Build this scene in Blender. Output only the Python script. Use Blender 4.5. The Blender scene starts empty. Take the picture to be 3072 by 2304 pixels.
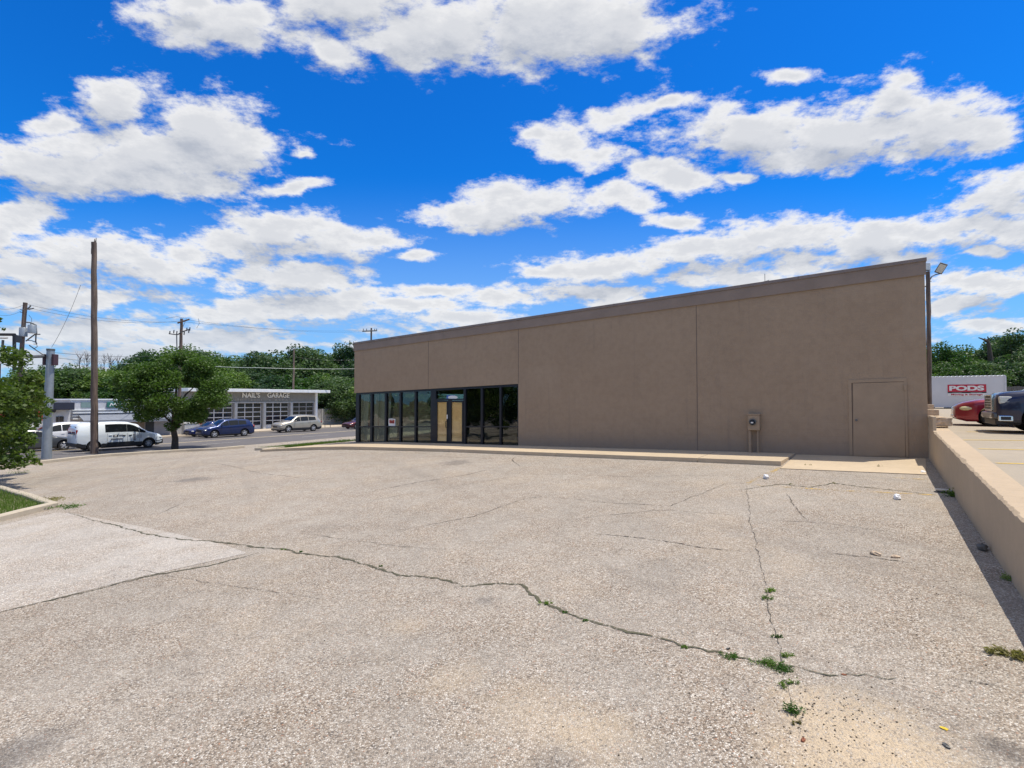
import bpy, bmesh, math, random
import numpy as np
from mathutils import Vector, Matrix
R = math.radians
C = bpy.context.scene.collection
scn = bpy.context.scene
# ------------------------------------------------------------------ camera, sky, sun, exposure
F = 1540.0; PITCH = math.atan(45/1540.0); EYE = 2.46
cam = bpy.data.cameras.new('camera'); camo = bpy.data.objects.new('camera', cam); C.objects.link(camo)
cam.sensor_width = 36; cam.lens = 36*F/3072; cam.clip_start = .1; cam.clip_end = 3000
camo.location = (0, 0, EYE); camo.rotation_euler = (R(90)+PITCH, 0, 0); scn.camera = camo
vs = scn.view_settings; vs.view_transform = 'Standard'; vs.look = 'None'; vs.gamma = 1; vs.exposure = 0.0; vs.use_curve_mapping = False
SUNV = Vector((.336, .008, 1)).normalized(); ELEV = math.asin(SUNV.z); AZ = math.atan2(SUNV.x, SUNV.y)
sl = bpy.data.lights.new('sun', 'SUN'); sl.energy = 4.7; sl.angle = R(.5); sl.color = (1, .93, .82)
so = bpy.data.objects.new('sun', sl); C.objects.link(so); so.rotation_euler = SUNV.to_track_quat('Z', 'Y').to_euler(); so.location = (20, 0, 60)

def ray(px, py):
    u = (px-1536)/F; w = (1152-py)/F; c, s = math.cos(PITCH), math.sin(PITCH)
    return Vector((u, c-w*s, s+w*c))

class NT:
    """small helper to write node trees"""
    def __init__(s, tree): s.t = tree
    def n(s, typ, ins=None, **kw):
        nd = s.t.nodes.new(typ)
        for k, v in kw.items(): setattr(nd, k, v)
        for k, v in (ins or {}).items():
            i = nd.inputs[k]
            if isinstance(v, bpy.types.NodeSocket): s.t.links.new(v, i)
            elif isinstance(v, bpy.types.Node): s.t.links.new(v.outputs[0], i)
            else: i.default_value = v
        return nd
    def m(s, op, a, b=0.0, c=0.0, clamp=False):
        nd = s.n('ShaderNodeMath', {0: a, 1: b, 2: c}, operation=op); nd.use_clamp = clamp; return nd.outputs[0]
    def v(s, op, a, b=(0, 0, 0), c=None):
        ins = {0: a, 1: b}
        if c is not None: ins[2] = c
        nd = s.n('ShaderNodeVectorMath', ins, operation=op)
        return nd.outputs['Value'] if op in ('LENGTH', 'DISTANCE', 'DOT_PRODUCT') else nd.outputs[0]
    def mr(s, v, a, b, c=0.0, d=1.0, smooth=True):
        return s.n('ShaderNodeMapRange', {'Value': v, 'From Min': a, 'From Max': b, 'To Min': c, 'To Max': d}, interpolation_type='SMOOTHSTEP' if smooth else 'LINEAR').outputs[0]
    def mix(s, f, a, b, blend='MIX'):
        nd = s.n('ShaderNodeMix', {0: f, 6: a, 7: b}, data_type='RGBA', blend_type=blend); return nd.outputs[2]
    def noise(s, vec, scale, detail=4, rough=.55, **kw):
        return s.n('ShaderNodeTexNoise', {'Vector': vec, 'Scale': scale, 'Detail': detail, 'Roughness': rough, **kw}).outputs[0]
    def ramp(s, f, stops, interp='LINEAR'):
        nd = s.n('ShaderNodeValToRGB', {0: f}); cr = nd.color_ramp; cr.interpolation = interp
        while len(cr.elements) < len(stops): cr.elements.new(.5)
        for e, (p, c) in zip(cr.elements, stops): e.position = p; e.color = (*c, 1)
        return nd.outputs[0]

# clouds: centre x, centre y, radius x, radius y, tilt (deg) on the sky, measured as directions
CL = [(500,40,210,75,0),(760,0,260,90,0),(950,70,300,95,5),(1180,60,270,110,-6),(1330,60,130,80,-10),(700,110,130,45,25),(420,10,120,45,0),
 (250,225,120,72,-20),(440,285,150,95,0),(300,330,300,80,0),(110,360,220,62,0),(510,320,110,70,0),(330,390,230,40,0),(120,262,75,34,-12),
 (45,462,110,42,0),(200,545,210,60,0),(60,585,170,50,0),(400,545,90,40,0),(330,580,170,40,0),(0,520,30,30,0),
 (600,500,150,55,0),(730,520,160,42,0),(500,515,110,40,0),(1150,440,200,42,-3),(1000,460,100,38,0),(1330,425,100,32,0),(1090,420,120,32,0),
 (1330,250,120,34,-22),(1220,295,90,50,0),(1290,335,90,26,0),(1430,222,85,22,-10),(1160,285,45,20,0),
 (1640,285,220,68,0),(1830,290,250,75,0),(2020,260,170,92,0),(1960,215,90,55,0),(1760,345,130,36,0),(2130,290,70,55,0),
 (1470,380,95,40,10),(1400,350,60,25,0),(1460,476,85,20,0),(1720,165,65,20,0),(630,398,80,20,-5),(1590,385,40,12,0),(890,550,60,16,0),(650,330,35,14,0),
 (1700,505,180,42,0),(1500,540,200,40,-6),(1320,575,180,36,-4),(1870,520,190,40,0),(2010,510,150,36,0),(1200,585,110,20,0),
 (2170,430,130,75,0),(2150,490,160,40,0),(1600,600,170,36,0),(1740,570,120,32,0),(1500,610,90,24,0),(1960,565,90,32,0),(2140,610,190,28,0),(2070,655,150,22,0),(2120,540,60,14,0),
 (650,600,170,42,0),(540,590,90,40,0),(760,640,140,30,0),(700,660,260,34,0),(500,670,180,30,0),(880,660,130,22,0),
 (200,650,220,30,0),(80,640,150,40,0),(150,720,260,34,0),(430,725,220,28,0),(1000,690,150,24,0),(940,625,110,18,0),(1240,630,200,22,0),(1080,640,120,20,0),
 (1100,700,160,20,0),(290,770,200,24,0),(600,745,160,22,0),(60,780,160,22,0),(1350,655,120,20,0),(2130,700,110,16,0),(2060,610,60,26,0),
 (-300,480,260,90,0),(-700,300,300,110,0),(-500,650,400,60,0),(2600,400,260,90,0),(2900,640,400,60,0),(2500,150,200,70,0),(1100,-500,500,150,0),(200,-600,300,120,0),(2000,-700,400,150,0)]
K = 3072/2212.0
def cloud_group(CL):
    g = bpy.data.node_groups.new('cloud_field', 'ShaderNodeTree')
    g.interface.new_socket('P', in_out='INPUT', socket_type='NodeSocketVector')
    g.interface.new_socket('D', in_out='OUTPUT', socket_type='NodeSocketFloat')
    T = NT(g); gi = T.n('NodeGroupInput'); go = T.n('NodeGroupOutput')
    p = gi.outputs[0]
    wn = T.n('ShaderNodeTexNoise', {'Vector': p, 'Scale': 9.0, 'Detail': 3.0})
    w = T.v('MULTIPLY_ADD', wn.outputs['Color'], (.07, .05, 0), (-.035, -.025, 0))
    q = T.v('ADD', p, w); acc = None
    for cx, cy, rx, ry, tl in CL:
        d = ray(cx*K, cy*K); U, V = d.x/d.y, d.z/d.y
        a, b = rx*K/F, ry*K/F
        if tl:
            mp = T.n('ShaderNodeMapping', {'Vector': q, 'Location': (U, V, 0), 'Rotation': (0, 0, R(-tl)), 'Scale': (a, b, 1)}, vector_type='TEXTURE').outputs[0]
        else: mp = T.v('MULTIPLY_ADD', q, (1/a, 1/b, 0), (-U/a, -V/b, 0))
        l = T.v('LENGTH', mp)
        acc = l if acc is None else T.n('ShaderNodeMath', {0: acc, 1: l, 2: .14}, operation='SMOOTH_MIN').outputs[0]
    vv = T.n('ShaderNodeSeparateXYZ', {0: p}).outputs[1]
    xx = T.n('ShaderNodeSeparateXYZ', {0: p}).outputs[0]
    vp = T.m('ADD', T.m('MAXIMUM', vv, 0.0), .16)
    sp = T.n('ShaderNodeCombineXYZ', {0: T.m('DIVIDE', T.m('MULTIPLY', xx, .62), T.m('ADD', vp, .29)), 1: T.m('MULTIPLY', T.m('LOGARITHM', vp, 2.718), .5*1.5), 2: 0.0}).outputs[0]
    n1 = T.noise(sp, 6.5, 12, .60)
    n2 = T.noise(sp, 22.0, 10, .66)
    D = T.m('MULTIPLY', T.m('SUBTRACT', 1.03, acc), .80)
    D = T.m('MULTIPLY_ADD', T.m('SUBTRACT', n1, .5), 1.55, D)
    D = T.m('MULTIPLY_ADD', T.m('SUBTRACT', n2, .5), 1.9, D)
    low = T.noise(T.v('MULTIPLY', sp, (1, 1.25, 1)), 4.6, 10, .62)
    band = T.m('MAXIMUM', T.mr(vv, .30, .16, -.9, 0), T.mr(vv, .95, 1.3, -.9, .35))  # second range adds unseen overhead cloud to whiten the light from above
    D2 = T.m('ADD', T.m('MULTIPLY_ADD', T.m('SUBTRACT', low, .47), 3.4, -.16), band)
    D2 = T.m('MULTIPLY_ADD', T.m('SUBTRACT', n2, .5), 1.3, D2)
    D = T.n('ShaderNodeMath', {0: D, 1: D2, 2: .2}, operation='SMOOTH_MAX').outputs[0]
    T.t.links.new(D, go.inputs[0]); return g
world = bpy.data.worlds.new('World'); scn.world = world; world.use_nodes = True
T = NT(world.node_tree); T.t.nodes.clear()
sky = T.n('ShaderNodeTexSky', sky_type='NISHITA', sun_disc=False, sun_elevation=ELEV, sun_rotation=AZ, air_density=1.0, dust_density=.3, ozone_density=2.2, altitude=200)
hs = T.n('ShaderNodeHueSaturation', {'Hue': .5, 'Saturation': 1.32, 'Value': 1.0, 'Color': sky})
tc = T.n('ShaderNodeTexCoord'); sp = T.n('ShaderNodeSeparateXYZ', {0: tc.outputs['Generated']})
ay = T.m('MAXIMUM', T.m('ABSOLUTE', sp.outputs[1]), .03)
U = T.m('DIVIDE', sp.outputs[0], ay); V = T.m('DIVIDE', sp.outputs[2], ay)
P = T.n('ShaderNodeCombineXYZ', {0: U, 1: V, 2: 0.0}).outputs[0]
cg = cloud_group(CL); cg_big = cloud_group([c_ for c_ in CL if c_[2]*c_[3] > 4800 and -400 < c_[0] < 2500 and c_[1] > -100][:44])
def field(vec, cg=cg):
    nd = T.t.nodes.new('ShaderNodeGroup'); nd.node_tree = cg; T.t.links.new(vec, nd.inputs[0]); return nd.outputs[0]
D0 = field(P); D1 = field(T.v('ADD', P, (.012, .045, 0)), cg_big)
alpha = T.mr(D0, -.14, .42)
df = T.m('SUBTRACT', D0, D1)
lit = T.mr(df, -.72, .60)
thick = T.mr(D0, .18, .85, 1.0, .55)
lit = T.m('MULTIPLY', lit, thick)
ccol = T.mix(lit, (.48, .515, .585, 1), (.93, .925, .92, 1))
gate = T.mr(sp.outputs[2], -.01, .03)
skyc = T.v('MULTIPLY', hs.outputs[0], (.082*.18, .082*1.34, .082*2.25))
hz = T.mr(V, 0.0, .45, .75, 0.0)
skyc = T.mix(hz, skyc, (.36, .56, .88, 1))
alpha = T.m('MULTIPLY', alpha, T.m('MULTIPLY', gate, .97))
ccol = T.mix(T.mr(V, .0, .20, .6, 0), ccol, (.52, .63, .80, 1))
fin = T.mix(alpha, skyc, ccol)
bg = T.n('ShaderNodeBackground', {'Color': fin, 'Strength': 1.0}); wo = T.n('ShaderNodeOutputWorld', {0: bg})
world.cycles.sampling_method = 'MANUAL'; world.cycles.sample_map_resolution = 512

# ------------------------------------------------------------------ site frame: a = along the shop front (to the right), t = away from us
CA, SA = math.cos(R(34.9)), math.sin(R(34.9))
ANG = -R(34.9)
def S(a, t, z=0.0): return Vector((a*CA+t*SA, -a*SA+t*CA, z))
def AT(p): return (p.x*CA-p.y*SA, p.x*SA+p.y*CA)
def sm(x): x = max(0, min(1, x)); return x*x*(3-2*x)
TF = 17.83
def road_c(t): return -(44.2+.16*max(0, min(t, 80)-17))
def road_z(a, t): return EYE-3.25-.003*t+.02*(max(a, -70)+38)
def zt(a, t):
    tt = max(-12, min(t, 26))
    lot = EYE-1.6+.028*(min(a, 1.5)-1.27)+.0462*(tt-TF)
    w = sm((-a-19)/(35-19))
    return lot*(1-w)+road_z(a, t)*w
def zu(a, t): return min(EYE-1.12+.0086*(min(t, 60)-11), EYE-.73-.05*(TF-t)-.03)
def G(px, py, off=0.0, f=zt):
    d = ray(px, py); lo, s = None, 1.0
    prev = 0
    while s < 200:
        p = Vector((0, 0, EYE))+d*s; a, t = AT(p)
        if p.z < f(a, t)+off:
            l, h = prev, s
            for _ in range(25):
                m = (l+h)/2; p = Vector((0, 0, EYE))+d*m; a, t = AT(p)
                if p.z < f(a, t)+off: h = m
                else: l = m
            return Vector((0, 0, EYE))+d*h
        prev = s; s += .25
    return Vector((0, 0, EYE))+d*s
def Gat(px, py, off=0.0, f=zt): return AT(G(px, py, off, f))
def onA(px, py, a):           # point of the view ray on the plane a = const
    d = ray(px, py); k = a/(d.x*CA-d.y*SA); return Vector((0, 0, EYE))+d*k
def onT(px, py, t):
    d = ray(px, py); k = t/(d.x*SA+d.y*CA); return Vector((0, 0, EYE))+d*k
def onY(px, py, y): d = ray(px, py); return Vector((0, 0, EYE))+d*(y/d.y)
def facade(px, py, t=TF): p = onT(px, py, t); return (AT(p)[0], p.z)

# ------------------------------------------------------------------ object helpers
def tag(o, label=None, cat=None, group=None, kind=None):
    if label: o['label'] = label
    if cat: o['category'] = cat
    if group: o['group'] = group
    if kind: o['kind'] = kind
    return o
def empty(name, loc=(0, 0, 0), rz=0.0, label=None, cat=None, group=None):
    o = bpy.data.objects.new(name, None); C.objects.link(o); o.location = loc; o.rotation_euler = (0, 0, rz)
    o.empty_display_size = .2
    return tag(o, label, cat, group)
class MB:
    def __init__(s): s.v = []; s.f = []; s.mi = []; s.cur = 0
    def add(s, vs, fs):
        n = len(s.v); s.v += [tuple(x) for x in vs]; s.f += [tuple(i+n for i in f) for f in fs]; s.mi += [s.cur]*len(fs); return s
    def hexa(s, b, t):        # bottom 4, top 4 points
        return s.add(list(b)+list(t), [(3, 2, 1, 0), (4, 5, 6, 7), (0, 1, 5, 4), (1, 2, 6, 5), (2, 3, 7, 6), (3, 0, 4, 7)])
    def box(s, x0, x1, y0, y1, z0, z1):
        return s.hexa([(x0, y0, z0), (x1, y0, z0), (x1, y1, z0), (x0, y1, z0)], [(x0, y0, z1), (x1, y0, z1), (x1, y1, z1), (x0, y1, z1)])
    def sbox(s, a0, a1, t0, t1, z0, z1):
        q = [(a0, t0), (a1, t0), (a1, t1), (a0, t1)]
        return s.hexa([S(a, t, z0) for a, t in q], [S(a, t, z1) for a, t in q])
    def prism(s, poly, d):    # polygon (list of Vector) pushed by vector d
        n = len(poly); q = [Vector(p)+Vector(d) for p in poly]
        fs = [tuple(range(n)), tuple(range(2*n-1, n-1, -1))]+[(i, i+n, (i+1) % n+n, (i+1) % n) for i in range(n)]
        return s.add(list(poly)+q, fs)
    def tube(s, pts, rad, n=8, cap=True):
        pts = [Vector(p) for p in pts]; rr = rad if isinstance(rad, (list, tuple)) else [rad]*len(pts)
        rings = []; up = None
        for i, p in enumerate(pts):
            d = (pts[min(i+1, len(pts)-1)]-pts[max(i-1, 0)]).normalized()
            if up is None or abs(up.dot(d)) > .95: up = Vector((0, 0, 1)) if abs(d.z) < .9 else Vector((1, 0, 0))
            x = d.cross(up).normalized(); y = x.cross(d).normalized(); up = y
            rings.append([p+(x*math.cos(2*math.pi*k/n)+y*math.sin(2*math.pi*k/n))*rr[i] for k in range(n)])
        vs = [v for r_ in rings for v in r_]; fs = []
        for i in range(len(pts)-1):
            for k in range(n): fs.append((i*n+k, i*n+(k+1) % n, (i+1)*n+(k+1) % n, (i+1)*n+k))
        if cap: fs += [tuple(range(n-1, -1, -1)), tuple(range((len(pts)-1)*n, len(pts)*n))]
        return s.add(vs, fs)
    def cyl(s, c, r_, h, n=16, r2=None): c = Vector(c); return s.tube([c, c+Vector((0, 0, h))], [r_, r_ if r2 is None else r2], n)
    def lathe(s, prof, c=(0, 0, 0), axis='z', n=24):   # prof: (r, h)
        c = Vector(c); vs = []; fs = []
        for r_, h in prof:
            for k in range(n):
                a = 2*math.pi*k/n; x, y = r_*math.cos(a), r_*math.sin(a)
                vs.append(c+(Vector((x, y, h)) if axis == 'z' else Vector((x, h, y)) if axis == 'y' else Vector((h, x, y))))
        for i in range(len(prof)-1):
            for k in range(n): fs.append((i*n+k, i*n+(k+1) % n, (i+1)*n+(k+1) % n, (i+1)*n+k))
        return s.add(vs, fs)
    def blob(s, c, r3, n=10, jit=0, rng=None, m=7):
        c = Vector(c); vs = []; fs = []
        for i in range(m+1):
            th = math.pi*i/m
            for k in range(n):
                a = 2*math.pi*k/n; q = 1+(rng.uniform(-jit, jit) if rng else 0)
                vs.append(c+Vector((math.sin(th)*math.cos(a)*r3[0]*q, math.sin(th)*math.sin(a)*r3[1]*q, math.cos(th)*r3[2]*q)))
        for i in range(m):
            for k in range(n): fs.append((i*n+k, (i+1)*n+k, (i+1)*n+(k+1) % n, i*n+(k+1) % n))
        return s.add(vs, fs)
    def build(s, name, mat, parent=None, smooth=False, bevel=0.0, origin=None, label=None, cat=None, group=None, kind=None, fix=True):
        off = Vector(origin) if origin is not None else (Vector(parent.location) if parent is not None and getattr(parent, '_w', False) else Vector((0, 0, 0)))
        me = bpy.data.meshes.new(name)
        me.from_pydata([tuple(Vector(v)-off) for v in s.v], [], s.f)
        mats = mat if isinstance(mat, (list, tuple)) else [mat]
        for m in mats: me.materials.append(m)
        if len(mats) > 1: me.polygons.foreach_set('material_index', s.mi)
        bm = bmesh.new(); bm.from_mesh(me)
        if fix:
            bmesh.ops.remove_doubles(bm, verts=bm.verts, dist=1e-5)
            bmesh.ops.recalc_face_normals(bm, faces=bm.faces)
        if bevel: bmesh.ops.bevel(bm, geom=[e for e in bm.edges if len(e.link_faces) == 2 and e.calc_face_angle(0) > .6], offset=bevel, segments=2, profile=.5, affect='EDGES')
        bm.to_mesh(me); bm.free()
        if smooth:
            me.polygons.foreach_set('use_smooth', [True]*len(me.polygons)); me.set_sharp_from_angle(angle=R(smooth if smooth > 1 else 38))
        me.update()
        o = bpy.data.objects.new(name, me); C.objects.link(o)
        if parent is not None: o.parent = parent
        if origin is not None and parent is None: o.location = origin
        return tag(o, label, cat, group, kind)
def wpart(mb, name, mat, root, **kw):       # a part given in world coordinates under an unrotated Empty
    loc = Vector(root.location)
    r = root
    while r.parent: r = r.parent; loc += Vector(r.location)
    mb.v = [tuple(Vector(v)-loc) for v in mb.v]
    return mb.build(name, mat, parent=root, **kw)
def copy_tree(o, parent=None):
    c = o.copy(); C.objects.link(c)
    if parent is not None: c.parent = parent
    for ch in list(o.children): copy_tree(ch, c)
    return c
def relabel(o, label, group=None, cat=None):
    o['label'] = label
    if group: o['group'] = group
    if cat: o['category'] = cat

# ------------------------------------------------------------------ materials
MATS = {}
def mat(name, col, rough=.6, metal=0.0, var=.12, vscale=3.0, bump=0.0, bscale=30.0, spec=.5, coat=0.0, emit=None, alpha=None):
    if name in MATS: return MATS[name]
    m = bpy.data.materials.new(name); m.use_nodes = True; T = NT(m.node_tree); b = T.t.nodes['Principled BSDF']
    pos = T.n('ShaderNodeNewGeometry').outputs[0]
    n = T.noise(pos, vscale, 5, .6)
    c = (*col, 1); lo = tuple(x*(1-var) for x in col)+(1,); hi = tuple(min(1, x*(1+var)) for x in col)+(1,)
    T.t.links.new(T.mix(T.mr(n, .3, .7, smooth=False), lo, hi), b.inputs['Base Color'])
    b.inputs['Roughness'].default_value = rough; b.inputs['Metallic'].default_value = metal
    b.inputs['Specular IOR Level'].default_value = spec; b.inputs['Coat Weight'].default_value = coat; b.inputs['Coat Roughness'].default_value = .05
    if bump:
        bp = T.n('ShaderNodeBump', {'Height': T.noise(pos, bscale, 4), 'Strength': bump, 'Distance': .02}); T.t.links.new(bp.outputs[0], b.inputs['Normal'])
    MATS[name] = m; return m
def n_big_(T, pos): return T.noise(pos, .31, 3, .5)
def aggregate(name, base, light=0.0, sand=True, pebble=1.0):
    m = bpy.data.materials.new(name); m.use_nodes = True; T = NT(m.node_tree); b = T.t.nodes['Principled BSDF']
    pos = T.n('ShaderNodeNewGeometry').outputs[0]
    vo = T.n('ShaderNodeTexVoronoi', {'Vector': T.v('ADD', pos, T.v('SCALE', T.n('ShaderNodeTexNoise', {'Vector': pos, 'Scale': 25.0}).outputs['Color'])), 'Scale': 82.0})
    vo.inputs['Vector'].links[0].from_node.inputs[1].links[0].from_node.inputs['Scale'].default_value = .02
    sc = T.n('ShaderNodeSeparateColor', {0: vo.outputs['Color']})
    peb = T.ramp(sc.outputs[0], [(0, (.11, .095, .085)), (.14, (.27, .215, .17)), (.36, (.43, .37, .31)), (.60, (.54, .49, .43)), (.82, (.70, .67, .62)), (.93, (.80, .78, .74)), (.985, (.46, .24, .15))], 'CONSTANT')
    edge = T.mr(vo.outputs['Distance'], .35, .62)
    peb = T.mix(T.m('MULTIPLY', edge, .55), peb, (.20, .165, .13, 1))
    n_big = T.noise(pos, .22, 5, .6); n_mid = T.noise(pos, 1.7, 6, .65); n_f = T.noise(pos, 9.0, 5, .7)
    tone = T.mr(n_big, .3, .7, .90, 1.10, False); tone = T.m('MULTIPLY', tone, T.mr(n_mid, .25, .75, .90, 1.09, False)); tone = T.m('MULTIPLY', tone, T.mr(n_f, .25, .75, .88, 1.12, False))
    base_c = T.mix(T.m('MULTIPLY', pebble, T.mr(T.noise(pos, .9, 6, .7), .34, .66, .55, 1.0)), (*base, 1), T.mix(.5, peb, T.v('MULTIPLY', peb, tuple(x*2.25 for x in base)), 'MIX'))
    spot = T.m('MULTIPLY', T.mr(T.noise(pos, 3.1, 5, .75), .66, .74), T.mr(n_big_(T, pos), .5, .62)); base_c = T.mix(T.m('MULTIPLY', spot, .45), base_c, (.13, .115, .10, 1))
    wv_ = T.noise(T.v('MULTIPLY', T.n('ShaderNodeMapping', {'Vector': pos, 'Rotation': (0, 0, R(62))}).outputs[0], (.05, 1.4, 1)), 1.0, 5, .6); base_c = T.mix(T.m('MULTIPLY', T.mr(wv_, .55, .68), .28), base_c, (.24, .21, .18, 1))
    dust = T.mr(T.noise(pos, .45, 7, .7), .50, .68)
    col = T.mix(T.m('MULTIPLY', dust, .38), base_c, (.44, .37, .285, 1))
    smooth_m = T.m('MULTIPLY', dust, 1.0)
    if sand:
        for (px, py, r_, st_) in SANDS:
            g = G(px*K, py*K)
            dd = T.v('DISTANCE', pos, tuple(g)); dd = T.m('ADD', dd, T.m('MULTIPLY', T.m('SUBTRACT', n_mid, .5), r_*2.0))
            dd = T.m('ADD', dd, T.m('MULTIPLY', T.m('SUBTRACT', n_f, .5), r_*1.5))
            k = T.mr(dd, r_*.1, r_*1.3, 1, 0)
            k = T.m('MULTIPLY', k, T.mr(sc.outputs[1], .10, .45, .15, 1))
            col = T.mix(T.m('MULTIPLY', k, st_), col, (.57, .455, .315, 1))
        for (px, py, r_, s_) in STAINS:
            g = G(px*K, py*K); dd = T.v('DISTANCE', T.v('MULTIPLY', pos, (1, 1, 1)), tuple(g)); dd = T.m('ADD', dd, T.m('MULTIPLY', T.m('SUBTRACT', n_mid, .5), r_*1.6))
            col = T.mix(T.mr(dd, r_*.2, r_, s_, 0), col, (.09, .085, .085, 1))
    tn = T.n('ShaderNodeCombineXYZ', {0: tone, 1: tone, 2: tone}).outputs[0]
    col = T.mix(1.0, col, tn, 'MULTIPLY')
    if light: col = T.mix(light, col, (.68, .66, .63, 1))
    T.t.links.new(col, b.inputs['Base Color']); b.inputs['Roughness'].default_value = .88; b.inputs['Specular IOR Level'].default_value = .3
    h = T.m('MULTIPLY', T.m('SUBTRACT', .6, vo.outputs['Distance']), 1.0); h = T.m('ADD', h, T.m('MULTIPLY', n_f, .6))
    bp = T.n('ShaderNodeBump', {'Height': h, 'Strength': .8, 'Distance': .012}); T.t.links.new(bp.outputs[0], b.inputs['Normal'])
    MATS[name] = m; return m
SANDS = [(1150, 1545, .5, .42), (980, 1470, .3, .35), (1280, 1590, .35, .5), (1850, 1600, .62, .9), (1730, 1520, .3, .5), (1960, 1650, .45, .8), (1760, 1650, .35, .6), (880, 1350, .25, .3)]
STAINS = [(20, 1640, .45, .5), (2175, 1625, .2, .55), (1200, 1650, .3, .3), (410, 1037, .75, .5), (985, 999, .8, .4), (1050, 1298, .2, .35), (700, 1140, .7, .12), (1400, 1250, 1.0, .1)]
M = {}
M['lot'] = aggregate('aggregate_pavement', (.412, .378, .328))
M['slab'] = aggregate('pale_aggregate', (.53, .50, .455), light=.12, sand=False)
def concrete(name, col, var=.15, crack=0.0, rough=.85):
    m = bpy.data.materials.new(name); m.use_nodes = True; T = NT(m.node_tree); b = T.t.nodes['Principled BSDF']
    pos = T.n('ShaderNodeNewGeometry').outputs[0]
    n1 = T.noise(pos, .6, 6, .65); n2 = T.noise(pos, 7, 6, .7); n3 = T.noise(pos, 60, 3, .7)
    f = T.m('ADD', T.m('MULTIPLY', n1, .5), T.m('ADD', T.m('MULTIPLY', n2, .3), T.m('MULTIPLY', n3, .2)))
    col_ = T.mix(T.mr(f, .32, .68, smooth=False), tuple(x*(1-var) for x in col)+(1,), tuple(min(1, x*(1+var)) for x in col)+(1,))
    sp = T.mr(T.noise(pos, 2.3, 8, .75), .62, .72); col_ = T.mix(T.m('MULTIPLY', sp, .35), col_, tuple(x*.5 for x in col)+(1,))
    T.t.links.new(col_, b.inputs['Base Color']); b.inputs['Roughness'].default_value = rough; b.inputs['Specular IOR Level'].default_value = .3
    bp = T.n('ShaderNodeBump', {'Height': T.m('ADD', n2, n3), 'Strength': .35, 'Distance': .015}); T.t.links.new(bp.outputs[0], b.inputs['Normal'])
    MATS[name] = m; return m
M['conc'] = concrete('sidewalk_concrete', (.51, .41, .285), .18)
M['kerb'] = concrete('kerb_concrete', (.46, .40, .31), .2)
M['upper'] = concrete('upper_lot_concrete', (.37, .315, .24), .15)
M['farwalk'] = concrete('far_pavement_concrete', (.50, .42, .32), .15)
M['asph'] = concrete('road_asphalt', (.135, .125, .122), .18, rough=.8)
M['dirt'] = concrete('ground_earth', (.17, .16, .09), .35)
M['fence'] = concrete('boundary_wall_concrete', (.34, .33, .31), .25)
M['rwall'] = concrete('retaining_wall_stucco', (.47, .365, .25), .13)


M['stain'] = mat('stain', (.16, .15, .135), .9, var=.2)
def facade_mat():
    m = bpy.data.materials.new('painted_block_wall'); m.use_nodes = True; T = NT(m.node_tree); b = T.t.nodes['Principled BSDF']
    pos = T.n('ShaderNodeNewGeometry').outputs[0]
    mp = T.n('ShaderNodeMapping', {'Vector': pos, 'Rotation': (0, 0, R(34.9))}).outputs[0]
    s = T.n('ShaderNodeSeparateXYZ', {0: mp}); zz = T.m('SUBTRACT', s.outputs[2], T.m('MULTIPLY', s.outputs[0], .03))
    v = T.n('ShaderNodeCombineXYZ', {0: T.m('ADD', s.outputs[0], s.outputs[1]), 1: zz, 2: 0.0}).outputs[0]
    br = T.n('ShaderNodeTexBrick', {'Vector': v, 'Scale': 1.0, 'Mortar Size': .008, 'Mortar Smooth': .6, 'Brick Width': .4, 'Row Height': .2})
    n1 = T.noise(pos, .5, 6, .6); n2 = T.noise(pos, 5, 6, .7); n3 = T.noise(pos, 45, 4, .7); n4 = T.noise(v, 1.3, 8, .75)
    c = T.mix(T.mr(n1, .3, .7), (.332, .240, .160, 1), (.360, .262, .176, 1))
    c = T.mix(T.mr(n2, .35, .7), c, T.v('MULTIPLY', c, (.90, .89, .88)))
    # grime with a shape of its own low on the wall and streaks under the cap
    st = T.noise(T.v('MULTIPLY', v, (2.2, .12, 1)), 2.0, 6, .7)
    c = T.mix(T.m('MULTIPLY', T.mr(st, .54, .72), .22), c, (.15, .125, .105, 1))
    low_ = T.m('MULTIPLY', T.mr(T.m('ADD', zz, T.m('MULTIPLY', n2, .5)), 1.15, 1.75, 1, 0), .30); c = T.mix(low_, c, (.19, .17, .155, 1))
    pt = T.n('ShaderNodeTexBrick', {'Vector': v, 'Scale': 1.0, 'Mortar Size': .0, 'Brick Width': 3.1, 'Row Height': 1.37, 'Color1': (0, 0, 0, 1), 'Color2': (1, 1, 1, 1)}); c = T.mix(T.m('MULTIPLY', T.mr(pt.outputs['Color'], .5, .95), .10), c, (.40, .32, .24, 1))
    c = T.mix(T.m('MULTIPLY', T.mr(n4, .58, .70), .22), c, (.20, .155, .12, 1))
    c = T.mix(T.m('MULTIPLY', br.outputs['Fac'], T.m('MULTIPLY', T.mr(n4, .44, .66, .0, .30), T.mr(zz, 1.1, 2.6, 1.0, .25))), c, (.17, .14, .115, 1))
    T.t.links.new(c, b.inputs['Base Color']); b.inputs['Roughness'].default_value = .7; b.inputs['Specular IOR Level'].default_value = .35
    h = T.m('ADD', T.m('MULTIPLY', br.outputs['Fac'], -.16), T.m('ADD', T.m('MULTIPLY', n3, .5), T.m('MULTIPLY', n2, .5)))
    bp = T.n('ShaderNodeBump', {'Height': h, 'Strength': .55, 'Distance': .02}); T.t.links.new(bp.outputs[0], b.inputs['Normal'])
    MATS['facade'] = m; return m
M['facade'] = facade_mat()
M['band'] = mat('parapet_band_paint', (.245, .185, .145), .6, var=.1, vscale=1.5, bump=.2)
M['joint'] = mat('panel_joint_sealant', (.16, .12, .09), .8)
M['frame'] = mat('dark_window_aluminium', (.022, .022, .028), .35, .3, var=.2)
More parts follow.
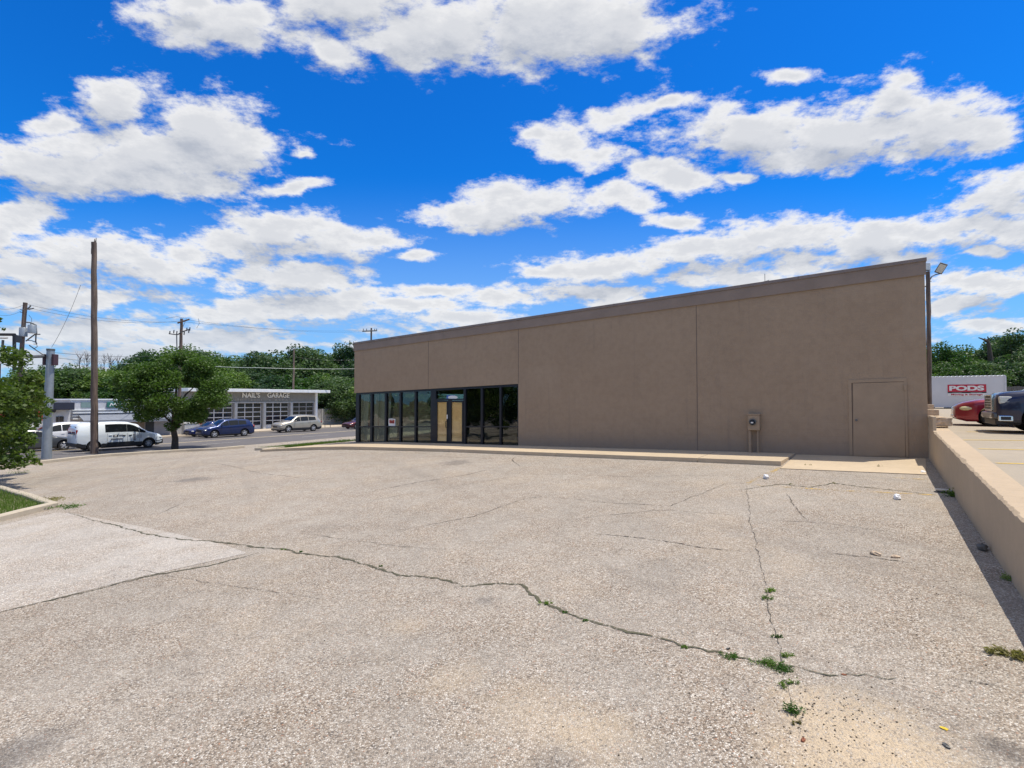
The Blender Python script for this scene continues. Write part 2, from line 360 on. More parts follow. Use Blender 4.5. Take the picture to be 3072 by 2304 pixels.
M['roof'] = mat('roof_membrane', (.35, .34, .33), .9)
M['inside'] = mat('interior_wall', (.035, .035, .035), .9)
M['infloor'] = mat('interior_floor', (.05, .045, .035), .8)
M['curtain'] = mat('curtain_cloth', (.80, .80, .74), .9, var=.1, vscale=6)
M['paper'] = mat('brown_paper', (.95, .70, .38), .85, var=.16, vscale=2.5, bump=.4, bscale=5)
M['sign_red'] = mat('sign_red', (.40, .045, .03), .5); M['white'] = mat('white_paint', (.74, .74, .72), .5, var=.06)
M['sign_blue'] = mat('sign_blue', (.05, .12, .42), .5)
def glass(name, tint=(.66, .70, .66), ior=1.7):
    m = bpy.data.materials.new(name); m.use_nodes = True; T = NT(m.node_tree); T.t.nodes.remove(T.t.nodes['Principled BSDF'])
    pos = T.n('ShaderNodeNewGeometry').outputs[0]
    bp = T.n('ShaderNodeBump', {'Height': T.noise(pos, .9, 2, .4), 'Strength': .25, 'Distance': .05})
    gl = T.n('ShaderNodeBsdfGlossy', {'Color': (1, 1, 1, 1), 'Roughness': .015, 'Normal': bp.outputs[0]})
    tr = T.n('ShaderNodeBsdfTransparent', {'Color': (*tint, 1)}); lw = T.n('ShaderNodeLayerWeight', {'Blend': .5}).outputs['Facing']; fr = T.n('ShaderNodeMath', {0: T.m('POWER', lw, 4.0), 1: .75, 2: .055}, operation='MULTIPLY_ADD')
    mx = T.n('ShaderNodeMixShader', {0: fr.outputs[0], 1: tr.outputs[0], 2: gl.outputs[0]})
    T.t.links.new(mx.outputs[0], T.t.nodes['Material Output'].inputs[0]); MATS[name] = m; return m
M['glass'] = glass('storefront_glass')
M['doorglass'] = glass('clear_door_glass', tint=(.93, .90, .84))
M['carglass'] = mat('car_glass', (.012, .015, .018), .05, 0, var=.1, spec=.45)
M['garageglass'] = mat('garage_door_glass', (.014, .017, .024), .08, var=.3, spec=.7)
M['yellow'] = None
def paintline(name, col, wear=.5):
    m = bpy.data.materials.new(name); m.use_nodes = True; T = NT(m.node_tree); b = T.t.nodes['Principled BSDF']
    pos = T.n('ShaderNodeNewGeometry').outputs[0]; b.inputs['Base Color'].default_value = (*col, 1); b.inputs['Roughness'].default_value = .8
    k = T.mr(T.m('ADD', T.m('MULTIPLY', T.noise(pos, 4, 6, .7), .6), T.m('MULTIPLY', T.noise(pos, 40, 3, .7), .4)), wear-.06, wear+.06)
    T.t.links.new(k, b.inputs['Alpha']); MATS[name] = m; return m
M['yellow'] = paintline('worn_yellow_paint', (.58, .39, .12), .545); M['yellow2'] = paintline('yellow_paint', (.66, .45, .09), .40); M['whiteline'] = paintline('white_road_paint', (.55, .54, .50), .42)
M['yroad'] = paintline('yellow_road_paint', (.56, .47, .30), .30)
M['crack'] = paintline('crack_fill', (.07, .06, .048), .465); M['moss'] = paintline('crack_moss', (.085, .08, .045), .45); M['grit'] = mat('dark_grit', (.10, .08, .06), .9, var=.5)
def leafmat(name, c1, c2, trans=.35):
    m = bpy.data.materials.new(name); m.use_nodes = True; T = NT(m.node_tree); b = T.t.nodes['Principled BSDF']
    pos = T.n('ShaderNodeNewGeometry').outputs[0]; oi = T.n('ShaderNodeObjectInfo')
    f = T.m('ADD', T.m('MULTIPLY', T.noise(pos, .55, 3), .6), T.m('ADD', T.m('MULTIPLY', T.noise(pos, 3.5, 3), .4), T.m('MULTIPLY', T.m('SUBTRACT', oi.outputs['Random'], .5), .35)))
    c = T.mix(T.mr(f, .32, .68), (*c1, 1), (*c2, 1))
    T.t.links.new(c, b.inputs['Base Color']); b.inputs['Roughness'].default_value = .5; b.inputs['Specular IOR Level'].default_value = .35
    tl = T.n('ShaderNodeBsdfTranslucent', {'Color': T.v('MULTIPLY', c, (1.3, 1.5, .7))})
    mx = T.n('ShaderNodeMixShader', {0: trans, 1: b.outputs[0], 2: tl.outputs[0]}); T.t.links.new(mx.outputs[0], T.t.nodes['Material Output'].inputs[0])
    MATS[name] = m; return m
M['leaf'] = leafmat('maple_leaves', (.022, .060, .012), (.085, .15, .028)); M['leafn'] = leafmat('near_tree_leaves', (.075, .12, .02), (.30, .31, .06))
M['leaff'] = leafmat('woodland_leaves', (.04, .095, .022), (.15, .23, .055), .3); M['leafd'] = leafmat('dark_woodland_leaves', (.03, .07, .03), (.10, .16, .065), .3)
M['grass'] = leafmat('grass_blades', (.045, .10, .015), (.12, .19, .03)); M['bark'] = mat('tree_bark', (.07, .055, .042), .9, var=.35, vscale=8, bump=.8, bscale=18)
M['deadbark'] = mat('dead_tree_bark', (.16, .13, .12), .9, var=.3)
M['weed'] = leafmat('weed_leaves', (.05, .12, .02), (.16, .25, .04)); M['dryweed'] = leafmat('dry_weed', (.16, .14, .05), (.24, .22, .08))
def polewood():
    m = bpy.data.materials.new('weathered_pole_wood'); m.use_nodes = True; T = NT(m.node_tree); b = T.t.nodes['Principled BSDF']
    pos = T.n('ShaderNodeNewGeometry').outputs[0]; n = T.noise(T.v('MULTIPLY', pos, (14, 14, .7)), 1.0, 6, .7); n2 = T.noise(pos, .8, 4)
    c = T.mix(T.mr(n, .3, .7), (.085, .06, .045, 1), (.225, .165, .13, 1)); c = T.mix(T.mr(n2, .4, .7), c, T.v('MULTIPLY', c, (.7, .72, .78)))
    T.t.links.new(c, b.inputs['Base Color']); b.inputs['Roughness'].default_value = .9
    bp = T.n('ShaderNodeBump', {'Height': n, 'Strength': .9, 'Distance': .03}); T.t.links.new(bp.outputs[0], b.inputs['Normal']); return m
M['pole'] = polewood()
M['galv'] = mat('galvanised_steel', (.30, .34, .37), .5, .35, var=.14, vscale=3); M['galvd'] = mat('grey_painted_steel', (.13, .13, .125), .6, .3, var=.2, vscale=6)
M['black'] = mat('black_plastic', (.015, .015, .018), .5); M['tyre'] = mat('tyre_rubber', (.018, .018, .018), .8); M['rim'] = mat('alloy_rim', (.58, .59, .61), .3, .35, var=.05)
M['chrome'] = mat('chrome', (.72, .72, .72), .15, 1.0, var=.03); M['lamp'] = mat('headlamp_lens', (.55, .55, .50), .12, .1, var=.2, vscale=20, spec=.8); M['lampy'] = mat('yellowed_headlamp_lens', (.60, .55, .33), .25, var=.15, vscale=15)
M['tail'] = mat('tail_lamp', (.28, .01, .01), .15); M['trim'] = mat('dark_body_cladding', (.03, .03, .032), .6); M['wire'] = mat('power_cable', (.05, .05, .055), .6); M['wirel'] = mat('pale_power_cable', (.34, .38, .36), .5)
M['corr'] = mat('corrugated_panel_paint', (.30, .30, .28), .6, var=.12); M['gwhite'] = mat('white_fascia_paint', (.78, .80, .80), .5, var=.08, vscale=2); M['gpost'] = mat('grey_post_paint', (.44, .45, .45), .6, var=.1)
M['salon'] = mat('grey_stucco', (.36, .36, .37), .8, var=.1); M['salonw'] = mat('light_grey_stucco', (.55, .56, .58), .8, var=.08); M['awn'] = mat('grey_awning_metal', (.19, .21, .25), .6, var=.15); M['brick'] = mat('grey_brown_brick', (.24, .20, .165), .85, var=.2, vscale=9)
M['green'] = mat('green_sign_face', (.035, .17, .13), .5, var=.15); M['redb'] = mat('red_building_paint', (.36, .045, .035), .6); M['darkp'] = mat('dark_canopy', (.02, .025, .045), .6)
M['letter'] = mat('letter_paint', (.80, .80, .76), .5, var=.06); M['letterf'] = mat('faded_letter_paint', (.40, .40, .38), .6, var=.2, vscale=5)
M['pod'] = mat('container_panel', (.60, .60, .61), .55, var=.05, vscale=1.2); M['podred'] = mat('container_red', (.50, .02, .045), .5); M['stone'] = mat('sandstone_block', (.50, .39, .28), .9, var=.25, vscale=9, bump=.8, bscale=14)
M['boxp'] = mat('meter_box_paint', (.335, .242, .158), .6, var=.08); M['wood'] = mat('weathered_fence_wood', (.17, .14, .12), .9, var=.3, vscale=7)
M['litter'] = mat('white_litter', (.80, .80, .80), .6, var=.05, bump=.6, bscale=40); M['leafy'] = mat('yellow_leaf', (.75, .55, .04), .6)
M['rust'] = mat('rusty_brown', (.24, .09, .05), .9)

# ------------------------------------------------------------------ ground sheets (draped on the same height function)
def drape(name, poly, off, material, f=zt, step=2.0, thick=0.0, top=None, **kw):
    """polygon in (a,t) cut on a regular grid and laid on the terrain; thick>0 gives a skirt down"""
    bm = bmesh.new(); vs = [bm.verts.new((a, t, 0)) for a, t in poly]; bm.faces.new(vs)
    for ax in (0, 1):
        lo = min(p[ax] for p in poly); hi = max(p[ax] for p in poly); k = math.floor(lo/step)+1
        while k*step < hi-1e-6:
            co = [0, 0, 0]; no = [0, 0, 0]; co[ax] = k*step; no[ax] = 1
            bmesh.ops.bisect_plane(bm, geom=bm.verts[:]+bm.edges[:]+bm.faces[:], plane_co=co, plane_no=no, dist=1e-5); k += 1
    bmesh.ops.triangulate(bm, faces=[fc for fc in bm.faces if len(fc.verts) > 4])
    for v in bm.verts: a, t = v.co.x, v.co.y; v.co = S(a, t, (top or f)(a, t)+off)
    bmesh.ops.recalc_face_normals(bm, faces=bm.faces)
    if sum(fc.normal.z for fc in bm.faces) < 0: bmesh.ops.reverse_faces(bm, faces=bm.faces)
    if thick:
        be = [e for e in bm.edges if len(e.link_faces) == 1]
        r_ = bmesh.ops.extrude_edge_only(bm, edges=be)
        for v in [g for g in r_['geom'] if isinstance(g, bmesh.types.BMVert)]: v.co.z -= thick
        bmesh.ops.recalc_face_normals(bm, faces=bm.faces)
    me = bpy.data.meshes.new(name); bm.to_mesh(me); bm.free(); me.materials.append(material)
    o = bpy.data.objects.new(name, me); C.objects.link(o); return tag(o, **kw)
def ribbon(name, pts, width, off, material, f=zt, jit=0.0, seed=1, sub=.25, taper=False, **kw):
    """strip on the ground along points (a,t)"""
    rng = random.Random(seed); P = []
    for (a0, t0), (a1, t1) in zip(pts[:-1], pts[1:]):
        L = math.hypot(a1-a0, t1-t0); n = max(1, int(L/sub))
        for i in range(n): P.append((a0+(a1-a0)*i/n, t0+(t1-t0)*i/n))
    P.append(pts[-1]); mb = MB(); n = len(P); vs = []; w_prev = 0; jo = 0
    for i, (a, t) in enumerate(P):
        a1, t1 = P[min(i+1, n-1)]; a0, t0 = P[max(i-1, 0)]; d = Vector((a1-a0, t1-t0)).normalized(); nx, ny = -d.y, d.x
        jo = jo*.6+rng.uniform(-jit, jit)
        w = width*(.5 if not jit else .5*rng.uniform(.35, 1.3)); 
        if taper: w *= min(1, .25+4*min(i, n-1-i)/n)
        for s_ in (-1, 1): aa, tt = a+nx*(s_*w+jo), t+ny*(s_*w+jo); vs.append(S(aa, tt, f(aa, tt)+off))
    mb.add(vs, [(2*i, 2*i+1, 2*i+3, 2*i+2) for i in range(n-1)])
    o = mb.build(name, material, **kw)
    if o.data.polygons[0].normal.z < 0: o.data.flip_normals()
    return o

def zg(a, t):
    if a > 1.9: return zu(a, t)-.12
    return zt(a, t)-.12
# ground: one sheet to the horizon
vs = []; As = [-900, -400, -200, -120, -90, -72, -60, -50, -44, -40]+[-38+2*i for i in range(20)]+[1.5, 1.55, 6, 16, 40, 80, 160, 400, 900]
Ts = [-400, -120, -40, -20]+[-12+2*i for i in range(20)]+[36, 50, 70, 100, 160, 400, 1200]
for t in Ts:
    for a in As: vs.append(S(a, t, zg(a, t) if a <= 1.5 else zu(a, t)-.12))
w = len(As); mb = MB(); mb.add(vs, [(j*w+i, j*w+i+1, (j+1)*w+i+1, (j+1)*w+i) for j in range(len(Ts)-1) for i in range(w-1)])
mb.build('ground', M['dirt'], kind='structure')
near_edge = [(road_c(t)+8.2, t) for t in range(-30, 71, 5)]
drape('parking_lot', [(1.28, -20), (1.28, TF+.1), (-22.4, TF+.1), (-22.6, 45)]+[(a, t) for a, t in reversed(near_edge) if t <= 45 and t >= -20], 0.0, M['lot'], kind='structure')
drape('road', [(a-.0, t) for a, t in near_edge]+[(road_c(t)-9.6, t) for t in range(70, -31, -5)], .004, M['asph'], kind='structure')
# the far kerb and pavement
drape('far_pavement', [(road_c(t)-9.6, t) for t in range(-30, 71, 5)]+[(-75, 70), (-75, -30)], .13, M['farwalk'], thick=.2, kind='structure')
drape('upper_lot', [(1.5, -20), (45, -20), (45, 62), (1.5, 62)], 0.0, M['upper'], f=zu, kind='structure')
# pale slab of the near left
slab_px = [(-60, 1850), (150, 1800), (420, 1732), (740, 1660), (690, 1640), (500, 1595), (215, 1540), (170, 1538), (-60, 1590)]
drape('pavement_patch', [Gat(x, y) for x, y in slab_px], .004, M['slab'], kind='structure')

# cracks: (points in full-size photo pixels), width
CR = [([(205, 1540), (330, 1575), (480, 1610), (560, 1620), (640, 1625), (760, 1640), (840, 1648), (905, 1660), (1010, 1672), (1120, 1700), (1210, 1728), (1320, 1737), (1390, 1757), (1480, 1755), (1560, 1757), (1620, 1800), (1700, 1838), (1800, 1872), (1920, 1905), (2060, 1942), (2170, 1962), (2260, 1985), (2340, 2000), (2420, 2010), (2520, 2025), (2600, 2028), (2690, 2035)], .045, 1),
 ([(0, 1838), (160, 1800), (340, 1755), (470, 1725), (640, 1695), (780, 1660)], .04, 0),
 ([(2238, 1455), (2246, 1530), (2260, 1600), (2275, 1655), (2290, 1720), (2305, 1790), (2320, 1880), (2345, 1990), (2370, 2090), (2385, 2160)], .011, 1),
 ([(1090, 1330+150), (1250, 1448), (1400, 1425), (1480, 1405)], .022, 0), ([(700, 1405), (900, 1378), (1000, 1362), (1012, 1358)], .022, 0),
 ([(560, 1388), (650, 1390), (780, 1420), (960, 1440), (1000, 1436)], .016, 0), ([(2220, 1470), (2340, 1453), (2430, 1462), (2500, 1450), (2560, 1458), (2810, 1485)], .03, 1),
 ([(1640, 1490), (1840, 1510), (2010, 1518), (2180, 1450), (2235, 1452)], .012, 0), ([(1200, 1590), (1420, 1550), (1560, 1500), (1700, 1480)], .014, 0),
 ([(1780, 1600), (1960, 1618), (2120, 1645), (2230, 1655)], .018, 0), ([(2480, 1660), (2600, 1672), (2740, 1690)], .014, 0), ([(2860, 2040), (2980, 2056), (3072, 2075)], .012, 0),
 ([(300, 1448), (420, 1436)], .02, 0), ([(150, 1480), (270, 1458)], .02, 0), ([(560, 1505), (480, 1540), (330, 1560)], .015, 0), ([(1545, 1350+20), (1535, 1380), (1560, 1400)], .02, 0),
 ([(170, 1415), (330, 1398)], .02, 0), ([(1050, 1375), (1240, 1368), (1560, 1378)], .014, 0), ([(2360, 1480), (2385, 1520), (2420, 1560)], .012, 0), ([(620, 1385), (800, 1372), (990, 1352), (1030, 1350)], .016, 0), ([(1000, 1520), (1300, 1470), (1600, 1400+20)], .010, 0), ([(420, 1500), (700, 1470), (1040, 1430)], .012, 0), ([(1700, 1560), (1980, 1530), (2240, 1548)], .010, 0), ([(350, 1700), (700, 1760), (1000, 1800)], .006, 0), ([(1500, 1420), (1900, 1430), (2200, 1425)], .012, 0), ([(2300, 1560), (2480, 1570), (2700, 1600)], .010, 0), ([(900, 1600), (1200, 1640), (1380, 1650)], .008, 0)]
for i, (pp, w_, g_) in enumerate(CR):
    ribbon('pavement_crack', [Gat(x, y) for x, y in pp], w_*(1 if i < 3 else 1.35), .007, M['moss'] if i in (0, 1, 6) else M['crack'], jit=.026 if i in (0, 1) else .016, seed=i, sub=.06, taper=True, kind='structure')
# painted lines
ribbon('lot_line', [Gat(2362, 1394), Gat(2238, 1452)], .11, .006, M['yellow'], kind='structure')
ribbon('lot_line', [Gat(2235, 1453), Gat(2340, 1461), Gat(2520, 1472), Gat(2660, 1478), Gat(2812, 1486)], .10, .006, M['yellow'], kind='structure')
ribbon('lot_line', [Gat(2640, 1430), Gat(2790, 1440)], .09, .006, M['yellow'], kind='structure')
for (x0, y0, x1, y1) in ((2935, 1347, 3180, 1352), (2990, 1390, 3180, 1394), (2860, 1320, 3100, 1322), (2900, 1296, 3100, 1297)):
    ribbon('upper_lot_line', [Gat(x0, y0, f=zu), Gat(x1, y1, f=zu)], .10, .006, M['yellow2'], f=zu, kind='structure')
ribbon('road_centre_line', [(road_c(t)-.2, t) for t in range(-20, 60, 3)], .2, .010, M['yroad'], kind='structure')
ribbon('road_centre_line', [(road_c(t)+.2, t) for t in range(-20, 60, 3)], .2, .010, M['yroad'], kind='structure')
for k in range(-3, 9): ribbon('lane_dash', [(road_c(k*9)+4.1, k*9), (road_c(k*9+3)+4.1, k*9+3)], .12, .010, M['whiteline'], kind='structure')
for k in range(-3, 9): ribbon('lane_dash', [(road_c(k*9)-4.3, k*9+2), (road_c(k*9+3)-4.3, k*9+5)], .12, .010, M['whiteline'], kind='structure')

# ------------------------------------------------------------------ kerbs, sidewalk, island
def kerb(name, pts, w, h, material=None, f=zt, h1=None, seed=0, **kw):
    mb = MB(); P = []
    for (a0, t0), (a1, t1) in zip(pts[:-1], pts[1:]):
        n = max(1, int(math.hypot(a1-a0, t1-t0)/.8))
        for i in range(n): P.append((a0+(a1-a0)*i/n, t0+(t1-t0)*i/n))
    P.append(pts[-1]); n = len(P); rng = random.Random(seed)
    rows = []
    for i, (a, t) in enumerate(P):
        a1, t1 = P[min(i+1, n-1)]; a0, t0 = P[max(i-1, 0)]; d = Vector((a1-a0, t1-t0)).normalized(); nx, ny = -d.y, d.x
        z = f(a, t); b = .025; j = rng.uniform(-.008, .008)
        hh = h*min(1.0, .15+(n-1-i)/2.0) if h1 else h
        q = [(-w/2, -.1), (-w/2, hh-b), (-w/2+b, hh), (w/2-b, hh), (w/2, hh-b), (w/2, -.1)]
        rows.append([S(a+nx*(x+j), t+ny*(x+j), z+y+j) for x, y in q])
    vs = [p for r_ in rows for p in r_]; fs = [(i*6+k, i*6+k+1, (i+1)*6+k+1, (i+1)*6+k) for i in range(n-1) for k in range(5)]
    fs += [(0, 1, 2, 3, 4, 5), tuple((n-1)*6+k for k in range(5, -1, -1))]
    mb.add(vs, fs); return mb.build(name, material or M['kerb'], kind='structure', **kw)
kpts = [Gat(x, y, .1) for x, y in ((-90, 1408), (60, 1392), (240, 1372), (330, 1364), (449, 1356), (560, 1350), (650, 1346), (730, 1339))]
kerb('kerb', kpts, .22, .16)
kv = [(road_c(t)+8.0, t) for t in range(-20, 9, 4)]
isl = [Gat(x, y, .1) for x, y in ((-160, 1420), (0, 1463), (80, 1485), (158, 1512), (60, 1535), (0, 1550), (-160, 1590))]
kerb('island_kerb', isl, .2, .14)
drape('island_soil', isl, .05, M['dirt'], kind='structure')
ZS = lambda a, t: zt(a, TF)+.0           # the walk is level with the foot of the shop front
c_l = Gat(911, 1341, .12); tf0 = 15.75
def walk_z(a, t): return zt(a, TF)+.006*(t-TF)+.03
# sidewalk in three bays with joints
def walk_slab(poly, name='sidewalk'): return drape(name, poly, 0.0, M['conc'], top=walk_z, step=1.5, thick=.4, kind='structure')
TL = 15.35
walk_slab([(-25.9, 13.9+.5), (-25.6, 17.4), (-22.75, 17.78), (-19, 17.82), (-19, 15.1)])
for a0, a1 in ((-18.98, -14.0), (-13.98, -9.0), (-8.98, -4.2), ):
    q = lambda a: 15.1+(min(a, -14)+19)/5*.45 if a < -14 else 15.55
    walk_slab([(a0, 15.1 if a0 < -18 else 15.55), (a0, 17.82), (a1, 17.82), (a1, 15.55)])
def ramp_z(a, t): return zt(a, TF)*(t-14.9)/(TF-14.9)+(zt(a, 14.9)+.02)*(TF-t)/(TF-14.9) if t > 14.9 else zt(a, t)+.02
walk_slab([(-4.18, 15.55), (-4.18, 17.82), (-1.9, 17.82), (-2.0, 15.5)])
drape('sidewalk', [(-1.95, 15.0), (-1.86, 17.82), (1.2, 17.82), (1.02, 15.05)], 0.0, M['conc'], top=ramp_z, step=1.5, thick=.3, kind='structure')
# verge of grass left of the sidewalk with a kerb
gk = [Gat(768, 1346, .1), Gat(850, 1342, .1), c_l]
kerb('verge_kerb', [gk[0], gk[1], (-25.9, 14.45)], .2, .15)
verge = [gk[0], gk[1], (-25.9, 14.5), (-25.6, 17.4), (-24.0, 19.5), (-27.5, 18.4)]
drape('verge_soil', verge, .06, M['dirt'], kind='structure')

def leafmesh(name, pts, size, mat_, rng, up=.3, aspect=.6, parent=None, jitter=.35, **kw):
    """pts: (N,3) array; every point becomes a small bent leaf of random direction"""
    n = len(pts); nr = np.random.RandomState(rng)
    d = nr.normal(size=(n, 3)); d[:, 2] *= .6; d /= np.linalg.norm(d, axis=1)[:, None]
    nn = nr.normal(size=(n, 3)); nn[:, 2] = np.abs(nn[:, 2])+up; s = np.cross(d, nn); s /= np.linalg.norm(s, axis=1)[:, None]+1e-9
    sz = size*(1+nr.uniform(-jitter, jitter, n))[:, None]
    v = np.empty((n, 4, 3)); v[:, 0] = pts-d*sz*.5; v[:, 1] = pts+s*sz*.5*aspect; v[:, 2] = pts+d*sz*.5; v[:, 3] = pts-s*sz*.5*aspect
    me = bpy.data.meshes.new(name); me.vertices.add(n*4); me.vertices.foreach_set('co', v.reshape(-1)); me.loops.add(n*4); me.loops.foreach_set('vertex_index', np.arange(n*4, dtype=np.int32))
    me.polygons.add(n); me.polygons.foreach_set('loop_start', np.arange(0, n*4, 4, dtype=np.int32)); me.update(calc_edges=True); me.materials.append(mat_)
    o = bpy.data.objects.new(name, me); C.objects.link(o)
    if parent is not None: o.parent = parent
    return tag(o, **kw)
def blades(name, poly, n, h, mat_, seed, zf, **kw):
    rng = np.random.RandomState(seed); A = np.array(poly); lo, hi = A.min(0), A.max(0); out = []
    def inside(x, y):
        c = False; j = len(poly)-1
        for i in range(len(poly)):
            if (poly[i][1] > y) != (poly[j][1] > y) and x < (poly[j][0]-poly[i][0])*(y-poly[i][1])/(poly[j][1]-poly[i][1])+poly[i][0]: c = not c
            j = i
        return c
    mb = MB()
    while n > 0:
        x, y = rng.uniform(lo[0], hi[0]), rng.uniform(lo[1], hi[1])
        if not inside(x, y): continue
        n -= 1; p = S(x, y, zf(x, y)); a = rng.uniform(0, 6.28); w_ = .008; hh = h*rng.uniform(.4, 1.2); l = Vector((math.cos(a+1), math.sin(a+1), 0))*hh*rng.uniform(.1, .6)
        o_ = Vector((math.cos(a), math.sin(a), 0))*w_; mb.add([p-o_, p+o_, p+l+Vector((0, 0, hh))], [(0, 1, 2)])
    return mb.build(name, mat_, kind='stuff', fix=False, **kw)
blades('verge_grass', verge, 7000, .16, M['grass'], 3, lambda a, t: zt(a, t)+.05)
blades('island_grass', [isl[1], isl[2], isl[3], isl[4], isl[5], isl[6], isl[0]], 9000, .13, M['grass'], 4, lambda a, t: zt(a, t)+.04)

# weeds, each clump a thing
def weed(px, py, r_, n, h, label, m='weed', seed=0, f=zt, lean=None):
    g = G(px, py, f=f); rs = np.random.RandomState(seed); r_ = r_*(.78 if r_ < .12 else 1); n = int(n*1.7); h = h*.6; ls = .022 if r_ < .12 else .05
    nb = max(3, n//22); cen = np.stack([rs.normal(0, r_*.55, nb), rs.normal(0, r_*.35, nb), np.zeros(nb)], 1); pk = rs.randint(0, nb, n)
    pts = cen[pk]+rs.normal(0, r_*.17, (n, 3)); pts[:, 2] = np.abs(rs.normal(0, .5, n))*h
    o = leafmesh('weed_clump', pts, ls, M[m], seed, aspect=.34, up=.2, label=label, cat='weed', group='weeds growing in the pavement cracks'); o.location = g+Vector((0, 0, .004)); return o
weed(2312, 1775, .06, 130, .06, 'small green weed clump, the farthest along the upright crack toward the building', seed=1)
weed(2303, 1797, .06, 90, .05, 'flat green weed tuft touching the farthest weed clump of the upright crack', seed=2)
weed(2330, 1912, .05, 70, .04, 'thin yellowish green weed tuft midway along the upright crack', seed=3)
weed(2195, 1972, .11, 160, .04, 'bright yellow green mat of weed on the long diagonal crack', seed=4)
weed(2352, 1968, .07, 80, .04, 'pale green tuft just above the crossing of the two cracks', seed=5)
weed(2300, 1994, .11, 260, .06, 'dark green weed mat left of the crossing of the two cracks', seed=6)
weed(2350, 2010, .09, 220, .06, 'dark green weed clump at the crossing of the two cracks', seed=7)
weed(2372, 2060, .07, 90, .05, 'ragged weed tuft just below the crossing of the two cracks', seed=8)
weed(2386, 2140, .085, 170, .09, 'broad leafed dark green weed nearest the camera on sandy pavement', seed=9)
weed(2390, 2172, .04, 40, .03, 'tiny dry sprig below the broad leafed weed', seed=10, m='dryweed')
weed(1640, 1812, .07, 110, .05, 'small green weed by itself on the diagonal crack in the middle of the lot', seed=11)
weed(3040, 1968, .14, 150, .06, 'dry yellowish weed at the edge of the wall shadow', m='dryweed', seed=12)
weed(200, 1522, .35, 200, .10, 'green weed tuft at the tip of the island kerb', seed=13)
weed(150, 1500, .5, 260, .06, 'olive weeds creeping out beyond the island kerb', m='dryweed', seed=14)
weed(2867, 1490, .16, 180, .16, 'dark weed tuft in the shade against the retaining wall beside a white plate', seed=15)
weed(3030, 1740, .10, 130, .10, 'small dark weed at the foot of the retaining wall nearest the camera', seed=16)
weed(2428, 1397, .10, 60, .05, 'dry weed at the joint where the sidewalk meets the lower slab', m='dryweed', seed=17)
weed(2637, 1401, .10, 60, .07, 'small dry weed at the front edge of the end slab of the sidewalk', m='dryweed', seed=18)
weed(1030, 1328, .5, 120, .35, 'dark weed bush at the end of the verge beside the glass corner', seed=19)
weed(60, 1420, .35, 90, .2, 'low weed under the near tree beside the kerb', seed=20)
for i, (px, py, r_) in enumerate([(850, 1650, .05), (905, 1655, .08), (1140, 1700, .05), (1700, 1838, .05), (1760, 1862, .05), (2060, 1942, .05), (2370, 1453, .06), (2500, 1450, .10)]):
    weed(px, py, r_, 45, .025, 'mossy sprig, '+('first of the long crack from the left', 'second of the long crack from the left', 'third of the long crack from the left', 'just below the lone green weed', 'just right of the lone green weed', 'left of the yellow green mat', 'left one near the yellow line', 'right one near the yellow line')[i], m='dryweed' if i > 5 else 'weed', seed=30+i)

# litter and stones
def lump(px, py, r3, m, name, label, cat, seed, f=zt, jit=.25, group=None):
    g = G(px, py, f=f); rng = random.Random(seed); mb = MB(); mb.blob((0, 0, r3[2]*.7), r3, 9, jit, rng, 5)
    o = mb.build(name, M[m], label=label, cat=cat, group=group); o.location = g; o.rotation_euler = (0, 0, rng.uniform(0, 3)); return o
lump(2298, 1436, (.10, .07, .06), 'litter', 'crumpled_paper', 'crumpled white litter beside the slanted yellow line', 'litter', 1)
lump(2690, 1497, (.10, .065, .055), 'litter', 'crumpled_paper', 'larger white crumpled litter right of the middle of the lot', 'litter', 2)
lump(2627, 1664, (.07, .045, .025), 'stone', 'stone', 'pale buff stone chip lying on the lot, left one of two', 'stone', 3)
lump(2687, 1673, (.055, .035, .02), 'stone', 'stone', 'pale buff stone chip lying on the lot, right one of two', 'stone', 4)
lump(2770, 1418, (.09, .05, .03), 'litter', 'crumpled_paper', 'flat white scrap at the shadow edge near the sidewalk end', 'litter', 5)
lump(2947, 1650, (.075, .06, .05), 'galvd', 'stone', 'dark round stone in the shade at the foot of the retaining wall', 'stone', 6)
lump(2185, 1948, (.02, .014, .01), 'black', 'stone', 'tiny black pebble beside the diagonal crack', 'pebble', 7)
lump(2410, 2222, (.022, .015, .01), 'rust', 'stone', 'small brown pebble on the sand below the weeds', 'pebble', 8)
lump(2840, 2240, (.03, .016, .01), 'galvd', 'stone', 'small grey flat pebble near the lower right corner', 'pebble', 9)
lump(2832, 2187, (.025, .014, .006), 'leafy', 'fallen_leaf', 'small bright yellow leaf lying near the lower right corner', 'leaf', 10)
lump(2532, 2025, (.022, .009, .006), 'rust', 'fallen_leaf', 'small rusty curled leaf on the thin crack', 'leaf', 11)
lump(1220, 1762, (.05, .03, .02), 'black', 'stone', 'small dark stone below the diagonal crack in the middle', 'pebble', 12) if False else None
g = G(2838, 1477); mb = MB(); mb.lathe([(0, .02), (.10, .02), (.17, .045), (.175, .05), (.17, .035), (.1, .008), (0, .008)], n=24)
o = mb.build('paper_plate', M['litter'], smooth=40, label='white paper plate lying in the shade of the retaining wall', cat='litter'); o.location = g; o.rotation_euler = (R(-9), R(8), 0)
rs = np.random.RandomState(5); mb = MB()
for i in range(420):
    if i < 240: px, py = rs.normal(2480, 120), rs.normal(2150, 80)
    elif i < 330: px, py = rs.uniform(2650, 2990), rs.uniform(1530, 1800)
    else: px, py = rs.uniform(600, 3000), rs.uniform(1500, 2290)
    if py > 2300 or py < 1480 or px > 3060 or px > 2760+(py-1450)*.52: continue
    g = G(px, py); r_ = rs.uniform(.0025, .0085); mb.blob(g+Vector((0, 0, r_*.4)), (r_, r_*rs.uniform(.5, 1), r_*.6), 5, .2, random, 3)
